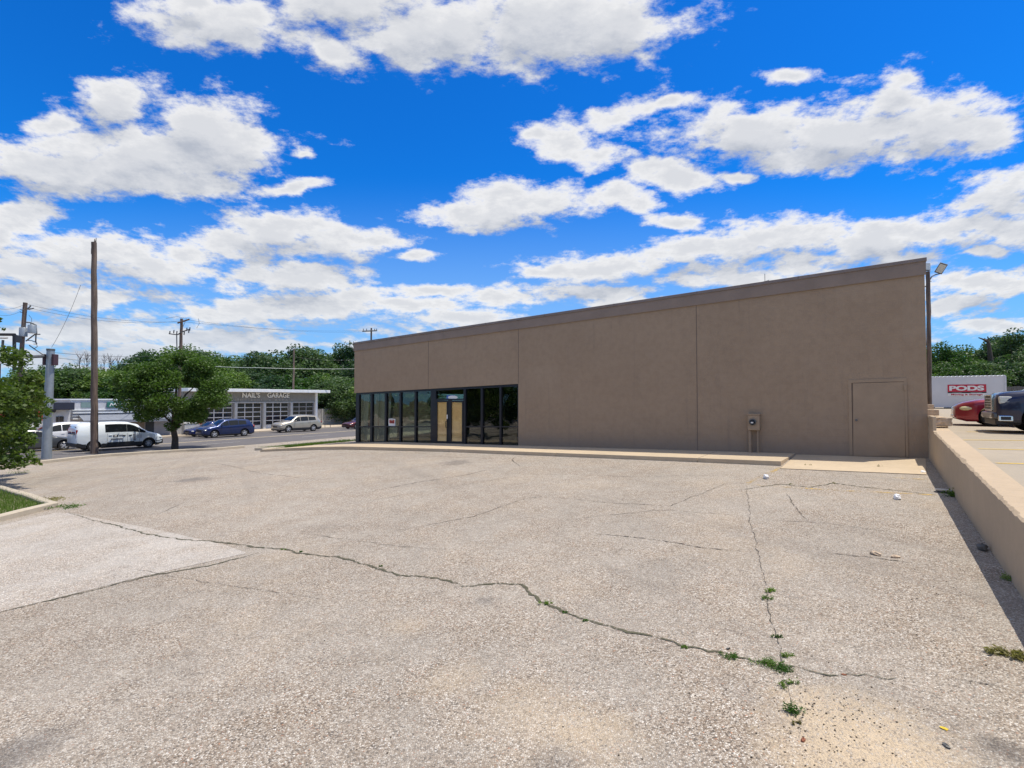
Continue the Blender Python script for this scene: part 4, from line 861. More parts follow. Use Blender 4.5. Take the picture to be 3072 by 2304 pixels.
wpart(MB().sbox(SA_+.003, SA_+.04, gt(375, 1240, SA_)[0], gt(434, 1240, SA_)[0], ZS0, zaw-.75), 'brick_panel', M['brick'], sal)
wpart(MB().sbox(SA_+.005, SA_+.06, gt(437, 1240, SA_)[0], gt(462, 1240, SA_)[0], ZS0+.05, zaw-.70), 'door', mat('dark_green_door', (.03, .04, .045), .6), sal)
# green NAILS sign
g0, g1 = gt(319, 1215, SA_)[0], gt(395, 1215, SA_)[0]; zg0, zg1 = z_l(340, 1222), z_l(340, 1206)
ns = empty('nails_sign', S(SA_+.2, (g0+g1)/2, zg0), label='green sign board reading NAILS in white on the salon front', cat='sign')
wpart(MB().sbox(SA_+.06, SA_+.22, g0, g1, zg0, zg1), 'sign_board', M['green'], ns, bevel=.02)
text('NAILS', (zg1-zg0)*.62, S(SA_+.23, g0+.15, zg0+(zg1-zg0)*.2), RT, M['white'], 'letters', ns, .02, (g1-g0)*.78, .01, .3)
g0, g1 = gt(242, 1215, SA_)[0], gt(276, 1215, SA_)[0]; wpart(MB().sbox(SA_+.055, SA_+.09, g0, g1, zg0, zg1), 'faded_panel', mat('faded_green_panel', (.20, .29, .28), .7), sal)
# neighbour: white block with dark canopy, then a red building
nb = empty('white_shop', S(-57, s0-2.5, ZS0), label='small white shopfront with a dark canopy beside the salon', cat='building')
n0, n1 = gt(160, 1240, -57)[0], s0-.15
wpart(MB().sbox(-65, -57, n0, n1, ZS0-.3, z_l(180, 1212)), 'wall', M['salonw'], nb)
wpart(MB().sbox(-56.99, -55.9, n0-.6, n1-.0, z_l(180, 1229), z_l(180, 1207)), 'canopy', M['darkp'], nb, bevel=.03)
for x0, x1 in ((168, 176), (178, 191)): wpart(MB().sbox(-56.99, -56.95, gt(x0, 1250, -57)[0], gt(x1, 1250, -57)[0], ZS0+.1, z_l(180, 1249)), 'door', M['garageglass'], nb)
rb = empty('red_building', S(-58, n0-6, ZS0), label='red fronted building behind the near tree with white lower panels', cat='building')
wpart(MB().sbox(-66, -57.6, n0-14, n0-.1, ZS0-.3, EYE-.5), 'wall', M['redb'], rb)
wpart(MB().sbox(-57.59, -57.5, n0-9, n0-.3, ZS0, gt(120, 1262, -57)[1]), 'lower_panel', M['white'], rb)
wpart(MB().sbox(-57.49, -57.4, n0-9, n0-.3, gt(120, 1258, -57)[1], gt(120, 1254, -57)[1]), 'trim_band', M['gwhite'], rb)
# boundary wall right of the garage and the hand rail
f0, f1 = tR+1.0, tR+26
mb = MB(); zf = ZG+.15; zft = gt(1000, 1226, -66)[1]
mb.sbox(-66.2, -66, f0-4, f1, zf-.4, zft)
fw = empty('boundary_wall', S(-66, f0, zf), label='long weathered grey panel wall between the garage and the shop', cat='wall'); wpart(mb, 'wall_panel', M['fence'], fw)
for k in range(6): wpart(MB().sbox(-66.0, -65.9, f0-3+k*5.5, f0-2.8+k*5.5, zf-.4, zft+.03), 'wall_post', M['fence'], fw)
for k, px in enumerate((975, 991)):
    pt = onA(px, 1275, -56.5); a, t = AT(pt); z0 = zt(a, t)+.13; mb = MB(); mb.tube([S(a, t, z0), S(a, t, z0+.85)], .035, 8); 
    if k == 0:
        t2 = AT(onA(991, 1275, -56.5))[1]; rl = empty('hand_rail', S(a, t, z0), label='low grey metal hand rail standing at the far kerb by the wall', cat='railing'); mb.tube([S(a, t, z0+.85), S(a, t2, z0+.85)], .03, 8)
    wpart(mb, 'post', M['galvd'], rl)
# meter cabinet / small box near the dark blue car
pt = onA(566, 1283, -56.3); a, t = AT(pt); z0 = zt(a, t)+.13
cb = empty('utility_cabinet', S(a, t, z0), label='small grey utility cabinet on the far pavement behind the street tree', cat='cabinet')
wpart(MB().sbox(a-.4, a+.3, t-.5, t+.5, z0, z0+1.1), 'cabinet_body', M['gpost'], cb, bevel=.03); wpart(MB().sbox(a-.45, a+.35, t-.55, t+.55, z0+1.105, z0+1.18), 'cabinet_lid', M['white'], cb)

# ------------------------------------------------------------------ vehicles
def interp(tab, x):
    if x <= tab[0][0]: return tab[0][1]
    for (x0, y0), (x1, y1) in zip(tab[:-1], tab[1:]):
        if x <= x1: k = (x-x0)/(x1-x0); return y0+(y1-y0)*k
    return tab[-1][1]
def smoothtab(tab):
    def f(x): return (interp(tab, x-.014)+2*interp(tab, x)+interp(tab, x+.014))/4
    return f
class Car:
    def __init__(s, L, W, H, wb, foh, wr, top, belt, tumble=.33, clear=.2, nose=.86, tail=.9):
        s.L, s.W, s.H, s.wb, s.foh, s.wr, s.tum, s.clear = L, W, H, wb, foh, wr, tumble, clear
        s.top = smoothtab(top); s.belt = smoothtab(belt); s.nose, s.tail = nose, tail
    def hw(s, f):
        k = 1.0
        if f < .12: k = s.nose+(1-s.nose)*math.sin(f/.12*math.pi/2)
        if f > .88: k = s.tail+(1-s.tail)*math.sin((1-f)/.12*math.pi/2)
        return s.W/2*k
    def bot(s, f): return s.clear+(.10*max(0, 1-f/.06) if f < .06 else 0)+(.12*max(0, (f-.93)/.07) if f > .93 else 0)
    def ring(s, f):
        w = s.hw(f); zb = s.bot(f); zt_ = s.top(f); zl = min(s.belt(f), zt_-.03); q = w*.985
        wr2 = q-s.tum*(zt_-zl)-.03
        e = .05 if zt_-zl < .12 else .07
        return [(0, zb), (w*.86, zb), (w*.965, zb+.06), (w, zb+.32*(zl-zb)), (w, zb+.62*(zl-zb)), (w*.995, zb+.85*(zl-zb)), (q, zl), (wr2, zt_-min(e, (zt_-zl)*.4)), (wr2-.07, zt_-.012), (wr2*.5, zt_+.012), (0, zt_+.02)]
    def X(s, f): return s.L/2-f*s.L
    def side(s, f, v):      # v 0..1 from belt to roof edge, returns (y, z)
        r_ = s.ring(f); a, b = r_[6], r_[7]; return a[0]+(b[0]-a[0])*v, a[1]+(b[1]-a[1])*v
    def low(s, f, z):       # side below the belt at height z
        r_ = s.ring(f)[1:7]
        for p, q in zip(r_[:-1], r_[1:]):
            if p[1] <= z <= q[1]: k = (z-p[1])/max(1e-6, q[1]-p[1]); return p[0]+(q[0]-p[0])*k
        return r_[-1][0] if z > r_[-1][1] else r_[0][0]
def make_car(name, label, cat, c, paint, group, loc, head, windows, wind, rear, wheel_style=5, cladding=False, roofrail=False, extra=None, lamp=('lamp', .09, .5), tail=True, doors=((.33, .52), (.52, .70)), grille=True, bumper=None, cuts=True, trim=True):
    root = empty(name, loc, head, label, cat, group)
    # body
    N = 56; fs_ = [0, .004, .012, .025]+[.045+(.955-.045)*i/N for i in range(N+1)]+[.975, .988, .996, 1.0]
    vs = []; m = 11; full = 2*(m-1)
    for f in fs_:
        r_ = c.ring(f); x = c.X(f)
        if f < .02: x -= 0
        pts = [(y, z) for y, z in r_]+[(-y, z) for y, z in r_[-2:0:-1]]
        if f in (0, 1.0): zc = (r_[0][1]+r_[-1][1])/2; pts = [(y*.93, zc+(z-zc)*.86) for y, z in pts]
        if f in (.004, .996): zc = (r_[0][1]+r_[-1][1])/2; pts = [(y*.965, zc+(z-zc)*.95) for y, z in pts]
        vs += [(x, y, z) for y, z in pts]
    fc = []
    for i in range(len(fs_)-1):
        for k in range(full): fc.append((i*full+k, i*full+(k+1) % full, (i+1)*full+(k+1) % full, (i+1)*full+k))
    fc += [tuple(range(full-1, -1, -1)), tuple((len(fs_)-1)*full+k for k in range(full))]
    mb = MB(); mb.add(vs, fc); body = mb.build('body', paint, parent=root, smooth=42)
    xf = c.L/2-c.foh; xr = xf-c.wb; ra = c.wr+.065
    if cuts:
        cb = MB()
        for x in (xf, xr):
            for sy in (-1, 1): cb.lathe([(0, -.01), (ra, -.01), (ra, .40), (0, .40)], (x, sy*(c.W/2+.02)-(.38 if sy > 0 else .01), c.wr), 'y', 28)
        co = cb.build('cut', M['black']); co.parent = root
        md = body.modifiers.new('b', 'BOOLEAN'); md.object = co; md.operation = 'DIFFERENCE'; md.solver = 'EXACT'; md.material_mode = 'TRANSFER'
        bpy.context.view_layer.update(); dg = bpy.context.evaluated_depsgraph_get()
        nm = bpy.data.meshes.new_from_object(body.evaluated_get(dg)); body.modifiers.clear(); old = body.data
        if len(nm.polygons) > 200: body.data = nm
        bpy.data.objects.remove(co)
        body.data.set_sharp_from_angle(angle=R(42))
    # windows
    def panel(fr, v0, v1, sides, n=6, off=.006):
        res = MB()
        for sy in sides:
            vv = []
            for i in range(n+1):
                f = fr[0]+(fr[1]-fr[0])*i/n
                for v in (v0, (v0+v1)/2, v1): y, z = c.side(f, v); vv.append((c.X(f), sy*(y+off), z))
            res.add(vv, [(3*i+k, 3*i+k+1, 3*i+4+k, 3*i+3+k) for i in range(n) for k in (0, 1)])
        return res
    for fr, sd in [(f_, s_) for f_ in windows for s_ in ((-1,), (1,))]: panel(fr, .10, .90, sd).build('side_window', M['carglass'], parent=root, fix=False)
    def toppanel(f0, f1, nm_, wk=.93):
        vv = []; n = 8; w_ = 8
        for i in range(n+1):
            f = f0+(f1-f0)*i/n; r_ = c.ring(f); hwid = r_[8][0]*wk
            fa, fb = f-.01, f+.01; dz = c.top(fb)-c.top(fa); dx = c.X(fb)-c.X(fa); nn = Vector((-dz, 0, dx)).normalized()*(-1 if dx < 0 else 1)
            for k in range(w_+1):
                y = -hwid+2*hwid*k/w_; z = c.top(f)+.02-.03*abs(y/hwid)**1.5; vv.append((c.X(f)+nn.x*.012, y, z+nn.z*.012))
        k_ = MB(); k_.add(vv, [(i*(w_+1)+k, i*(w_+1)+k+1, (i+1)*(w_+1)+k+1, (i+1)*(w_+1)+k) for i in range(n) for k in range(w_)]); k_.build(nm_, M['carglass'], parent=root, fix=False, smooth=60)
    toppanel(*wind, 'windshield'); 
    if rear: toppanel(*rear, 'rear_window', .9)
    # doors: a thin dark shut line and a handle
    for sy, (f0, f1) in [(a_, b_) for a_ in (-1, 1) for b_ in doors]:
        k = MB()
        for f in (f0, f1):
            zz = [c.bot(f)+.12+(c.belt(f)-c.bot(f)-.14)*j/5 for j in range(6)]; vv = []
            for z in zz: y = c.low(f, z)+.003; vv += [(c.X(f)-.006, sy*y, z), (c.X(f)+.006, sy*y, z)]
            k.add(vv, [(2*j, 2*j+1, 2*j+3, 2*j+2) for j in range(5)])
        dr = k.build('door', M['black'], parent=root, fix=False)
        k = MB(); fh = f1-.035; z = c.belt(fh)-.13
        y = sy*(c.low(fh, z)+.018); k.box(c.X(fh)-.09, c.X(fh)+.09, y-.014, y+.014, z-.014, z+.014)
        k.build('door_handle', paint, parent=dr, bevel=.006)
    # wheels
    for x, sy, nm_ in ((xf, 1, 0), (xf, -1, 0), (xr, 1, 0), (xr, -1, 0)):
        yo = sy*(c.W/2-.035); w_ = .22; r_ = c.wr
        k = MB(); k.lathe([(r_*.60, 0), (r_*.64, -.01*sy), (r_*.90, -.004*sy), (r_*.985, -.03*sy), (r_, -.06*sy), (r_, -(w_-.04)*sy), (r_*.95, -w_*sy), (r_*.5, -w_*sy), (r_*.45, -(w_-.03)*sy), (r_*.3, -(w_-.06)*sy)], (x, yo, r_), 'y', 28)
        ty = k.build('wheel', M['tyre'], parent=root, smooth=35)
        k = MB(); k.lathe([(r_*.645, -.012*sy), (r_*.61, -.002*sy), (r_*.58, -.03*sy), (r_*.56, -.11*sy)], (x, yo, r_), 'y', 28); k.lathe([(0, -.02*sy), (r_*.16, -.022*sy), (r_*.2, -.05*sy)], (x, yo, r_), 'y', 16)
        for q in range(wheel_style):
            for dd in (-.10, .10):
                an = 2*math.pi*q/wheel_style+dd*1.2+.3; an2 = 2*math.pi*q/wheel_style+dd*2.2+.3
                p0 = Vector((x+math.cos(an)*r_*.12, yo-.03*sy, r_+math.sin(an)*r_*.12)); p1 = Vector((x+math.cos(an2)*r_*.60, yo-.022*sy, r_+math.sin(an2)*r_*.60)); k.tube([p0, p1], [r_*.055, r_*.045], 6)
        k.build('rim', M['rim'], parent=ty, smooth=35)
        k = MB(); k.lathe([(0, -.13*sy), (r_*.56, -.13*sy)], (x, yo, r_), 'y', 20); k.build('brake_disc', M['black'], parent=ty)
    # lower dark bumper and sill
    k = MB(); hz = .30 if cladding else .14
    for sy in (-1, 1):
        seg = [[0.0, .5*(c.L/2-xf-ra)/c.L*0+max(.0, (c.L/2-xf-ra)/c.L)], [(c.L/2-xf+ra)/c.L, (c.L/2-xr-ra)/c.L], [(c.L/2-xr+ra)/c.L, 1.0]]
        for f0, f1 in seg:
            if f1 <= f0: continue
            vv = []; n = 6
            for i in range(n+1):
                f = f0+(f1-f0)*i/n; f = min(max(f, .008), .992); zb = c.bot(f)-.02
                for z in (zb, zb+.08, zb+hz): vv.append((c.X(f), sy*(c.low(f, max(z, c.bot(f)+.001))+.008), z))
            k.add(vv, [(3*i+q, 3*i+q+1, 3*i+4+q, 3*i+3+q) for i in range(n) for q in (0, 1)])
    for f in (0, 1.0):
        w_ = c.hw(f)*.9; s_ = 1 if f == 0 else -1; zb = c.bot(f); zc_ = (bumper or .42)
        k.box(*sorted((c.X(f)-.02*s_, c.X(f)+.025*s_)), -w_, w_, zb+.02, zb+.02+(zc_-zb)*.55)
    k.build('lower_trim', M['trim'] if trim else paint, parent=root, fix=False)
    # lamps
    ml, sz = lamp[:2]; lamp = tuple(lamp)
    for sy in (-1, 1):
        f = .035; z = c.bot(f)+(c.top(f)-c.bot(f))*.70; k = MB(); k.blob((c.X(lamp[3] if len(lamp) > 3 else .045), sy*c.hw(.03)*(lamp[4] if len(lamp) > 4 else .86), z), (c.L*.042*lamp[2]*2, .16, sz), 12); k.build('headlight', M[ml], parent=root, smooth=60)
        if tail: f = .985; z = c.bot(f)+(c.belt(.95)-c.bot(f))*.86; k = MB(); k.blob((c.X(.975), sy*c.hw(.97)*.90, z), (.12, .13, .14), 10); k.build('taillight', M['tail'], parent=root, smooth=60)
    if grille: k = MB(); zz = c.bot(0)+(c.top(0.0)-c.bot(0))*.45; k.box(c.X(0)-.03, c.X(0)+.014, -c.hw(0)*.5, c.hw(0)*.5, zz, zz+.16); k.build('grille', M['black'], parent=root, bevel=.01)
    for sy in (-1, 1):
        f = windows[0][0]+.012; y, z = c.side(f+.03, .12); k = MB(); k.blob((c.X(f), sy*(y+.13), z+.05), (.06, .11, .08), 10); k.tube([(c.X(f), sy*(y-.02), z-.03), (c.X(f), sy*(y+.1), z)], .02, 6); k.build('mirror', paint if cat != 'van' else M['black'], parent=root, smooth=60)
    if roofrail:
        for sy in (-1, 1):
            k = MB(); P_ = [(c.X(f), sy*(c.ring(f)[8][0]-.02), c.top(f)+(.05 if 0 < i < 6 else 0)) for i, f in enumerate([.36+.5*j/6 for j in range(7)])]; k.tube(P_, .018, 6); k.build('roof_rail', M['chrome'], parent=root)
    if extra: extra(root, c)
    return root
def paintm(name, col, metal=.4, rough=.3): return mat(name, col, rough, metal, var=.03, coat=.8)
HT = math.atan2(CA, SA)           # heading along +t
def onroad(a, t): return S(a, t, zt(a, t)+.012)
suv = dict(top=[(0, .80), (.02, .90), (.05, .98), (.22, 1.10), (.26, 1.14), (.40, 1.60), (.46, 1.66), (.62, 1.68), (.85, 1.60), (.89, 1.55), (.975, 1.08), (1, .98)], belt=[(0, .74), (.25, 1.02), (.6, 1.06), (.9, 1.14), (1, .95)])
def SUV(L=4.65, W=1.84, H=1.68, wb=2.72, foh=.92, wr=.36, k=1.0, **kw):
    s_ = H/1.68; return Car(L, W, H, wb, foh, wr, [(x, z*s_) for x, z in suv['top']], [(x, z*s_) for x, z in suv['belt']], **kw)
sed = dict(top=[(0, .62), (.02, .70), (.06, .76), (.25, .93), (.29, .96), (.42, 1.36), (.50, 1.44), (.62, 1.44), (.74, 1.34), (.86, 1.06), (.96, 1.02), (.99, .96), (1, .86)], belt=[(0, .58), (.25, .86), (.6, .92), (.85, .98), (1, .84)])
def SEDAN(L=4.8, W=1.82, H=1.44, wb=2.75, foh=.95, wr=.33, **kw): return Car(L, W, H, wb, foh, wr, sed['top'], sed['belt'], clear=.17, **kw)
tr_grp = 'vehicles on the road'
# white van with the dark window band
vanc = Car(4.83, 1.84, 1.84, 3.06, .88, .33, [(0, .72), (.02, .84), (.05, .93), (.15, 1.08), (.19, 1.14), (.36, 1.70), (.42, 1.80), (.55, 1.84), (.9, 1.80), (.975, 1.76), (.99, 1.60), (1, 1.35)], [(0, .66), (.18, 1.02), (.35, 1.10), (.6, 1.12), (1, 1.10)], tumble=.17, clear=.2, nose=.84, tail=.95)
def van_extra(root, c):
    def decal(f0, f1, z0, z1, m, nm_, sides=(-1,)):
        k = MB()
        for sy in sides:
            vv = []; n = 4
            for i in range(n+1):
                f = f0+(f1-f0)*i/n
                for z in (z0, z1): vv.append((c.X(f), sy*(c.low(f, z)+.010), z))
            k.add(vv, [(2*i, 2*i+1, 2*i+3, 2*i+2) for i in range(n)])
        return k.build(nm_, M[m], parent=root, fix=False)
    decal(.36, .67, .42, .53, 'trim', 'side_moulding', (-1, 1)); decal(.55, .605, .86, 1.0, 'black', 'emblem'); decal(.49, .54, .90, .99, 'awn', 'small_lettering'); decal(.50, .63, .68, .77, 'awn', 'lettering_panel'); decal(.345, .375, .56, 1.02, 'awn', 'stripe'); decal(.27, .33, .72, .95, 'salonw', 'pale_panel')
    decal(.563, .592, .89, .98, 'white', 'emblem_disc')
    for f in (.41, .48):
        k = MB(); y = -(c.low(f, .93)+.012); k.blob((c.X(f), y, .93), (.09, .025, .035), 10); k.build('door_handle', M['black'], parent=root)
    # rear door glass and bumper
    for ya in (-.66, .06): k = MB(); k.hexa([(c.X(1)-.03, ya, 1.10), (c.X(1)-.03, ya+.60, 1.10), (c.X(1)+.05, ya+.60, 1.10), (c.X(1)+.05, ya, 1.10)], [(c.X(1)+.055, ya, 1.60), (c.X(1)+.055, ya+.60, 1.60), (c.X(1)+.1, ya+.60, 1.60), (c.X(1)+.1, ya, 1.60)]); k.build('rear_window', M['carglass'], parent=root)
    k = MB(); k.box(c.X(0)-.14, c.X(0)+.03, -.80, .80, .26, .56); k.build('front_bumper', M['trim'], parent=root, bevel=.05)
    k = MB(); k.box(c.X(1)-.06, c.X(1)+.1, -.86, .86, .34, .56); k.build('rear_bumper', M['trim'], parent=root, bevel=.03)
    for sy in (-1, 1): k = MB(); k.box(c.X(1)+.0, c.X(1)+.10, sy*.80-.03, sy*.80+.03, .85, 1.40); k.build('taillight', M['tail'], parent=root, bevel=.02)
make_car('van', 'white passenger van with a dark window band and decals behind the bare wooden pole', 'van', vanc, mat('white_van_paint', (.74, .80, .83), .3, 0, var=.03, coat=.6), tr_grp, onroad(-41.6, 13.2), HT,
 [(.235, .30), (.304, .445), (.447, .69)], (.20, .345), None, wheel_style=6, extra=van_extra, tail=False, cladding=True, doors=((.30, .44), (.44, .67)))
make_car('car', 'dark grey sedan between the grey metal pole and the white van', 'car', SEDAN(), paintm('grey_sedan_paint', (.10, .105, .11)), tr_grp, onroad(-44.9, 9.6), HT, [(.34, .49), (.50, .64), (.65, .72)], (.30, .41), (.76, .85))
make_car('car', 'tall white minivan behind the grey sedan, its roof seen left of the wooden pole', 'car', SUV(5.1, 1.98, 1.78, 3.0, .95, .36), paintm('white_car_paint', (.78, .78, .78), 0), tr_grp, onroad(-49.6, 12.2), HT+math.pi, [(.33, .47), (.48, .66), (.67, .82)], (.27, .39), (.905, .965))
make_car('car', 'white hatchback mostly hidden behind the nose of the white van', 'car', SUV(4.4, 1.8, 1.52, 2.6, .85, .33), paintm('white_car_paint', (.78, .78, .78), 0), tr_grp, onroad(-52.9, 16.3), HT+math.pi, [(.33, .47), (.48, .66), (.67, .82)], (.27, .39), (.905, .965))
make_car('car', 'bright blue sport utility car with silver wheels in front of the garage doors', 'car', SUV(), paintm('blue_suv_paint', (.005, .022, .10)), tr_grp, onroad(-49.7, 24.25), HT+math.pi, [(.32, .47), (.48, .66), (.67, .82)], (.27, .39), (.905, .965))
make_car('car', 'dark blue sedan half hidden beyond the bright blue sport utility car', 'car', SEDAN(4.6), paintm('navy_sedan_paint', (.008, .02, .13)), tr_grp, onroad(-53.0, 24.6), HT+math.pi, [(.34, .49), (.50, .64), (.65, .72)], (.30, .41), (.76, .85))
make_car('car', 'champagne beige sport utility car with dark lower trim heading left past the garage', 'car', SUV(5.12, 1.95, 1.82, 3.02, 1.0, .385), paintm('champagne_paint', (.44, .40, .33)), tr_grp, onroad(-52.3, 33.2), HT+math.pi, [(.33, .47), (.48, .66), (.67, .84)], (.27, .39), (.905, .965), cladding=True, roofrail=True)
make_car('car', 'maroon car whose nose shows left of the shop corner', 'car', SEDAN(4.7), paintm('maroon_paint', (.10, .008, .012)), tr_grp, onroad(-52.2, 41.9), HT+math.pi, [(.34, .49), (.50, .64), (.65, .72)], (.30, .41), (.76, .85))
# upper lot
def onup(a, t): return S(a, t, zu(a, t)+.005)
HE = math.atan2(SA, -CA)
red = Car(5.0, 1.85, 1.44, 2.75, 1.0, .33, [(0, .66), (.015, .76), (.05, .86), (.12, .95), (.25, 1.03), (.29, 1.05)]+sed['top'][5:], [(0, .60), (.1, .84), (.25, .92)]+sed['belt'][2:], clear=.17, nose=.66)
make_car('car', 'red sedan with a yellowed oval headlamp parked on the upper lot', 'car', red, paintm('red_sedan_paint', (.27, .012, .03)), 'vehicles parked on the upper lot', onup(2.62+2.5, 26.1), HE, [(.34, .49), (.50, .64), (.65, .72)], (.30, .41), (.76, .85), lamp=('lampy', .11, .95, .10, 1.02), grille=False, trim=False)
big = Car(5.18, 2.05, 1.9, 2.95, 1.0, .41, [(0, 1.06), (.01, 1.16), (.04, 1.22), (.22, 1.31), (.26, 1.34), (.36, 1.80), (.42, 1.88), (.6, 1.90), (.9, 1.86), (.96, 1.78), (.985, 1.2), (1, 1.0)], [(0, .98), (.22, 1.18), (.6, 1.22), (1, 1.2)], tumble=.2, clear=.27, nose=.95, tail=.95)
def big_extra(root, c):
    X0 = c.X(0)
    k = MB(); k.box(X0-.03, X0+.035, -.50, .50, .70, 1.12); gr = k.build('grille', M['galvd'], parent=root, bevel=.02)
    k = MB(); w0, w1, z0, z1 = .56, .50, .66, 1.17
    for (ya, yb, za_, zb__) in ((-w0, -w1, z0, z1), (w1, w0, z0, z1), (-w1, w1, z0, z0+.05), (-w1, w1, z1-.05, z1)): k.box(X0-.02, X0+.055, ya, yb, za_, zb__)
    k.build('grille_surround', M['chrome'], parent=gr, bevel=.015)
    for z in (.78, .86, .94, 1.02): k = MB(); k.box(X0+.036, X0+.05, -.48, .48, z, z+.02); k.build('grille_bar', M['chrome'], parent=gr)
    k = MB(); k.box(X0-.12, X0+.10, -.93, .93, .42, .62); k.build('front_bumper', M['chrome'] if False else mat('bumper_ground_reflection', (.10, .09, .085), .3, .6, coat=.6), parent=root, bevel=.05)  # brown of the reflected ground is put into the bumper colour
    k = MB(); k.box(X0-.5, X0+.02, -.90, .90, .24, .46); k.build('lower_valance', M['black'], parent=root, bevel=.03)
    for sy in (-1, 1):
        k = MB(); k.box(X0-.36, X0-.05, min(sy*.66, sy*.992), max(sy*.66, sy*.992), .87, 1.10); k.build('headlight', M['lamp'], parent=root, bevel=.04)
        k = MB(); k.box(X0-.02, X0+.105, min(sy*.60, sy*.86), max(sy*.60, sy*.86), .43, .56); fl = k.build('fog_lamp_surround', M['chrome'], parent=root, bevel=.03)
        k = MB(); k.box(X0+.1, X0+.112, min(sy*.65, sy*.82), max(sy*.65, sy*.82), .455, .535); k.build('fog_lamp', M['lamp'], parent=fl, bevel=.008)
        # side faces of lamp and fog surround wrap the corner
        k = MB(); y = sy*(c.low(.05, .5)+.012); k.box(X0-.36, X0-.03, min(y, y-sy*.05), max(y, y-sy*.05), .36, .53); fs2 = k.build('fog_side_surround', M['chrome'], parent=root, bevel=.02)
        k = MB(); y = sy*(c.low(.05, .5)+.024); k.box(X0-.31, X0-.09, min(y, y-sy*.02), max(y, y-sy*.02), .395, .495); k.build('fog_side_lens', M['black'], parent=fs2)
make_car('car', 'large dark blue sport utility vehicle with a chrome framed grille at the right edge', 'car', big, paintm('dark_blue_paint', (.005, .009, .04)), 'vehicles parked on the upper lot', onup(3.10+2.59, 21.95), HE, [(.29, .43), (.44, .62), (.63, .90)], (.265, .35), (.962, .98), grille=False, extra=big_extra, lamp=('lamp', .02, .5), roofrail=True)

# ------------------------------------------------------------------ storage container
q0, q1 = onY(2790, 1225, 41.0), None
c0 = Vector((33.2, 41.2)); dirc = Vector((CA, -SA)).normalized(); u1 = ray(3020, 1200).x
# right end on its ray
k_ = (u1*c0.y/1.0-c0.x)/(dirc.x-u1*dirc.y); c1 = c0+dirc*k_
def cp(s_, d_, z): p = c0+dirc*s_; n_ = Vector((SA, CA)); return Vector((p.x+n_.x*d_, p.y+n_.y*d_, z))
Lc = k_; zc0_ = zu(*AT(Vector((c0.x, c0.y, 0)))); HC = 2.5
pod = empty('storage_container', cp(Lc/2, 0, zc0_), label='white moving and storage container with a red sign at the back of the upper lot', cat='container')
mb = MB(); mb.hexa([cp(-.6, 0, zc0_+.10), cp(Lc, 0, zc0_+.10), cp(Lc, 2.4, zc0_+.10), cp(-.6, 2.4, zc0_+.10)], [cp(-.6, 0, zc0_+HC), cp(Lc, 0, zc0_+HC), cp(Lc, 2.4, zc0_+HC), cp(-.6, 2.4, zc0_+HC)]); wpart(mb, 'side_panels', M['pod'], pod)
mb = MB(); n = 22; 
for i in range(n):
    s0_ = -.6+(Lc+.6)*i/n; s1_ = s0_+(Lc+.6)/n
    mb.hexa([cp(s0_+.02, -.03, zc0_+HC), cp(s1_-.02, -.03, zc0_+HC), cp(s1_-.02, 2.43, zc0_+HC), cp(s0_+.02, 2.43, zc0_+HC)], [cp(s0_+.08, -.03, zc0_+HC+.07), cp(s1_-.08, -.03, zc0_+HC+.07), cp(s1_-.08, 2.43, zc0_+HC+.07), cp(s0_+.08, 2.43, zc0_+HC+.07)])
wpart(mb, 'ribbed_roof', M['gwhite'], pod)
for s_ in (-.6, Lc-.12): mb = MB(); mb.hexa([cp(s_, -.04, zc0_), cp(s_+.12, -.04, zc0_), cp(s_+.12, .0, zc0_), cp(s_, .0, zc0_)], [cp(s_, -.04, zc0_+HC), cp(s_+.12, -.04, zc0_+HC), cp(s_+.12, .0, zc0_+HC), cp(s_, .0, zc0_+HC)]); wpart(mb, 'corner_post', M['salonw'], pod)
for s_ in (.2, 1.3, 2.6, Lc-.6): mb = MB(); mb.hexa([cp(s_, -.02, zc0_-.02), cp(s_+.35, -.02, zc0_-.02), cp(s_+.35, 2.3, zc0_-.02), cp(s_, 2.3, zc0_-.02)], [cp(s_, -.02, zc0_+.098), cp(s_+.35, -.02, zc0_+.098), cp(s_+.35, 2.3, zc0_+.098), cp(s_, 2.3, zc0_+.098)]); wpart(mb, 'foot', M['black'], pod)
def ps(px): u = ray(px, 1200).x; return (u*c0.y-c0.x)/(dirc.x-u*dirc.y)
def pz(px, py): s_ = ps(px); p = c0+dirc*s_; d = ray(px, py); return EYE+d.z*p.y/d.y
a0, a1 = ps(2843), ps(2959); z0, z1, z2, z3 = pz(2900, 1188), pz(2900, 1179.5), pz(2900, 1175.5), pz(2900, 1153.5)
def pp(nm_, s0_, s1_, z0_, z1_, d_, m_):
    mb = MB(); mb.hexa([cp(s0_, d_, z0_), cp(s1_, d_, z0_), cp(s1_, d_+.012, z0_), cp(s0_, d_+.012, z0_)], [cp(s0_, d_, z1_), cp(s1_, d_, z1_), cp(s1_, d_+.012, z1_), cp(s0_, d_+.012, z1_)]); return wpart(mb, nm_, M[m_], pod)
pp('sign_red_panel', a0, a1, z2, z3, -.025, 'podred'); pp('sign_black_band', a0, a1, z1, z2-.003, -.025, 'black'); pp('sign_white_panel', a0, a1, z0, z1-.003, -.025, 'white')
pp('band_text', a0+.28, a0+.85, z1+.03, z2-.05, -.032, 'letterf'); pp('band_text', a0+1.35, a1-.25, z1+.03, z2-.05, -.032, 'letterf')
RC = (R(90), 0, ANG)
text('PODS', (z3-z2)*.68, cp(a0+.10, -.04, z2+(z3-z2)*.16), RC, M['white'], 'sign_letters', pod, .01, (a1-a0)*.90, .018)
text('Moving & Storage', (z1-z0)*.70, cp(a0+.20, -.04, z0+(z1-z0)*.10), RC, M['podred'], 'sign_letters', pod, .008, (a1-a0)*.82, .004)

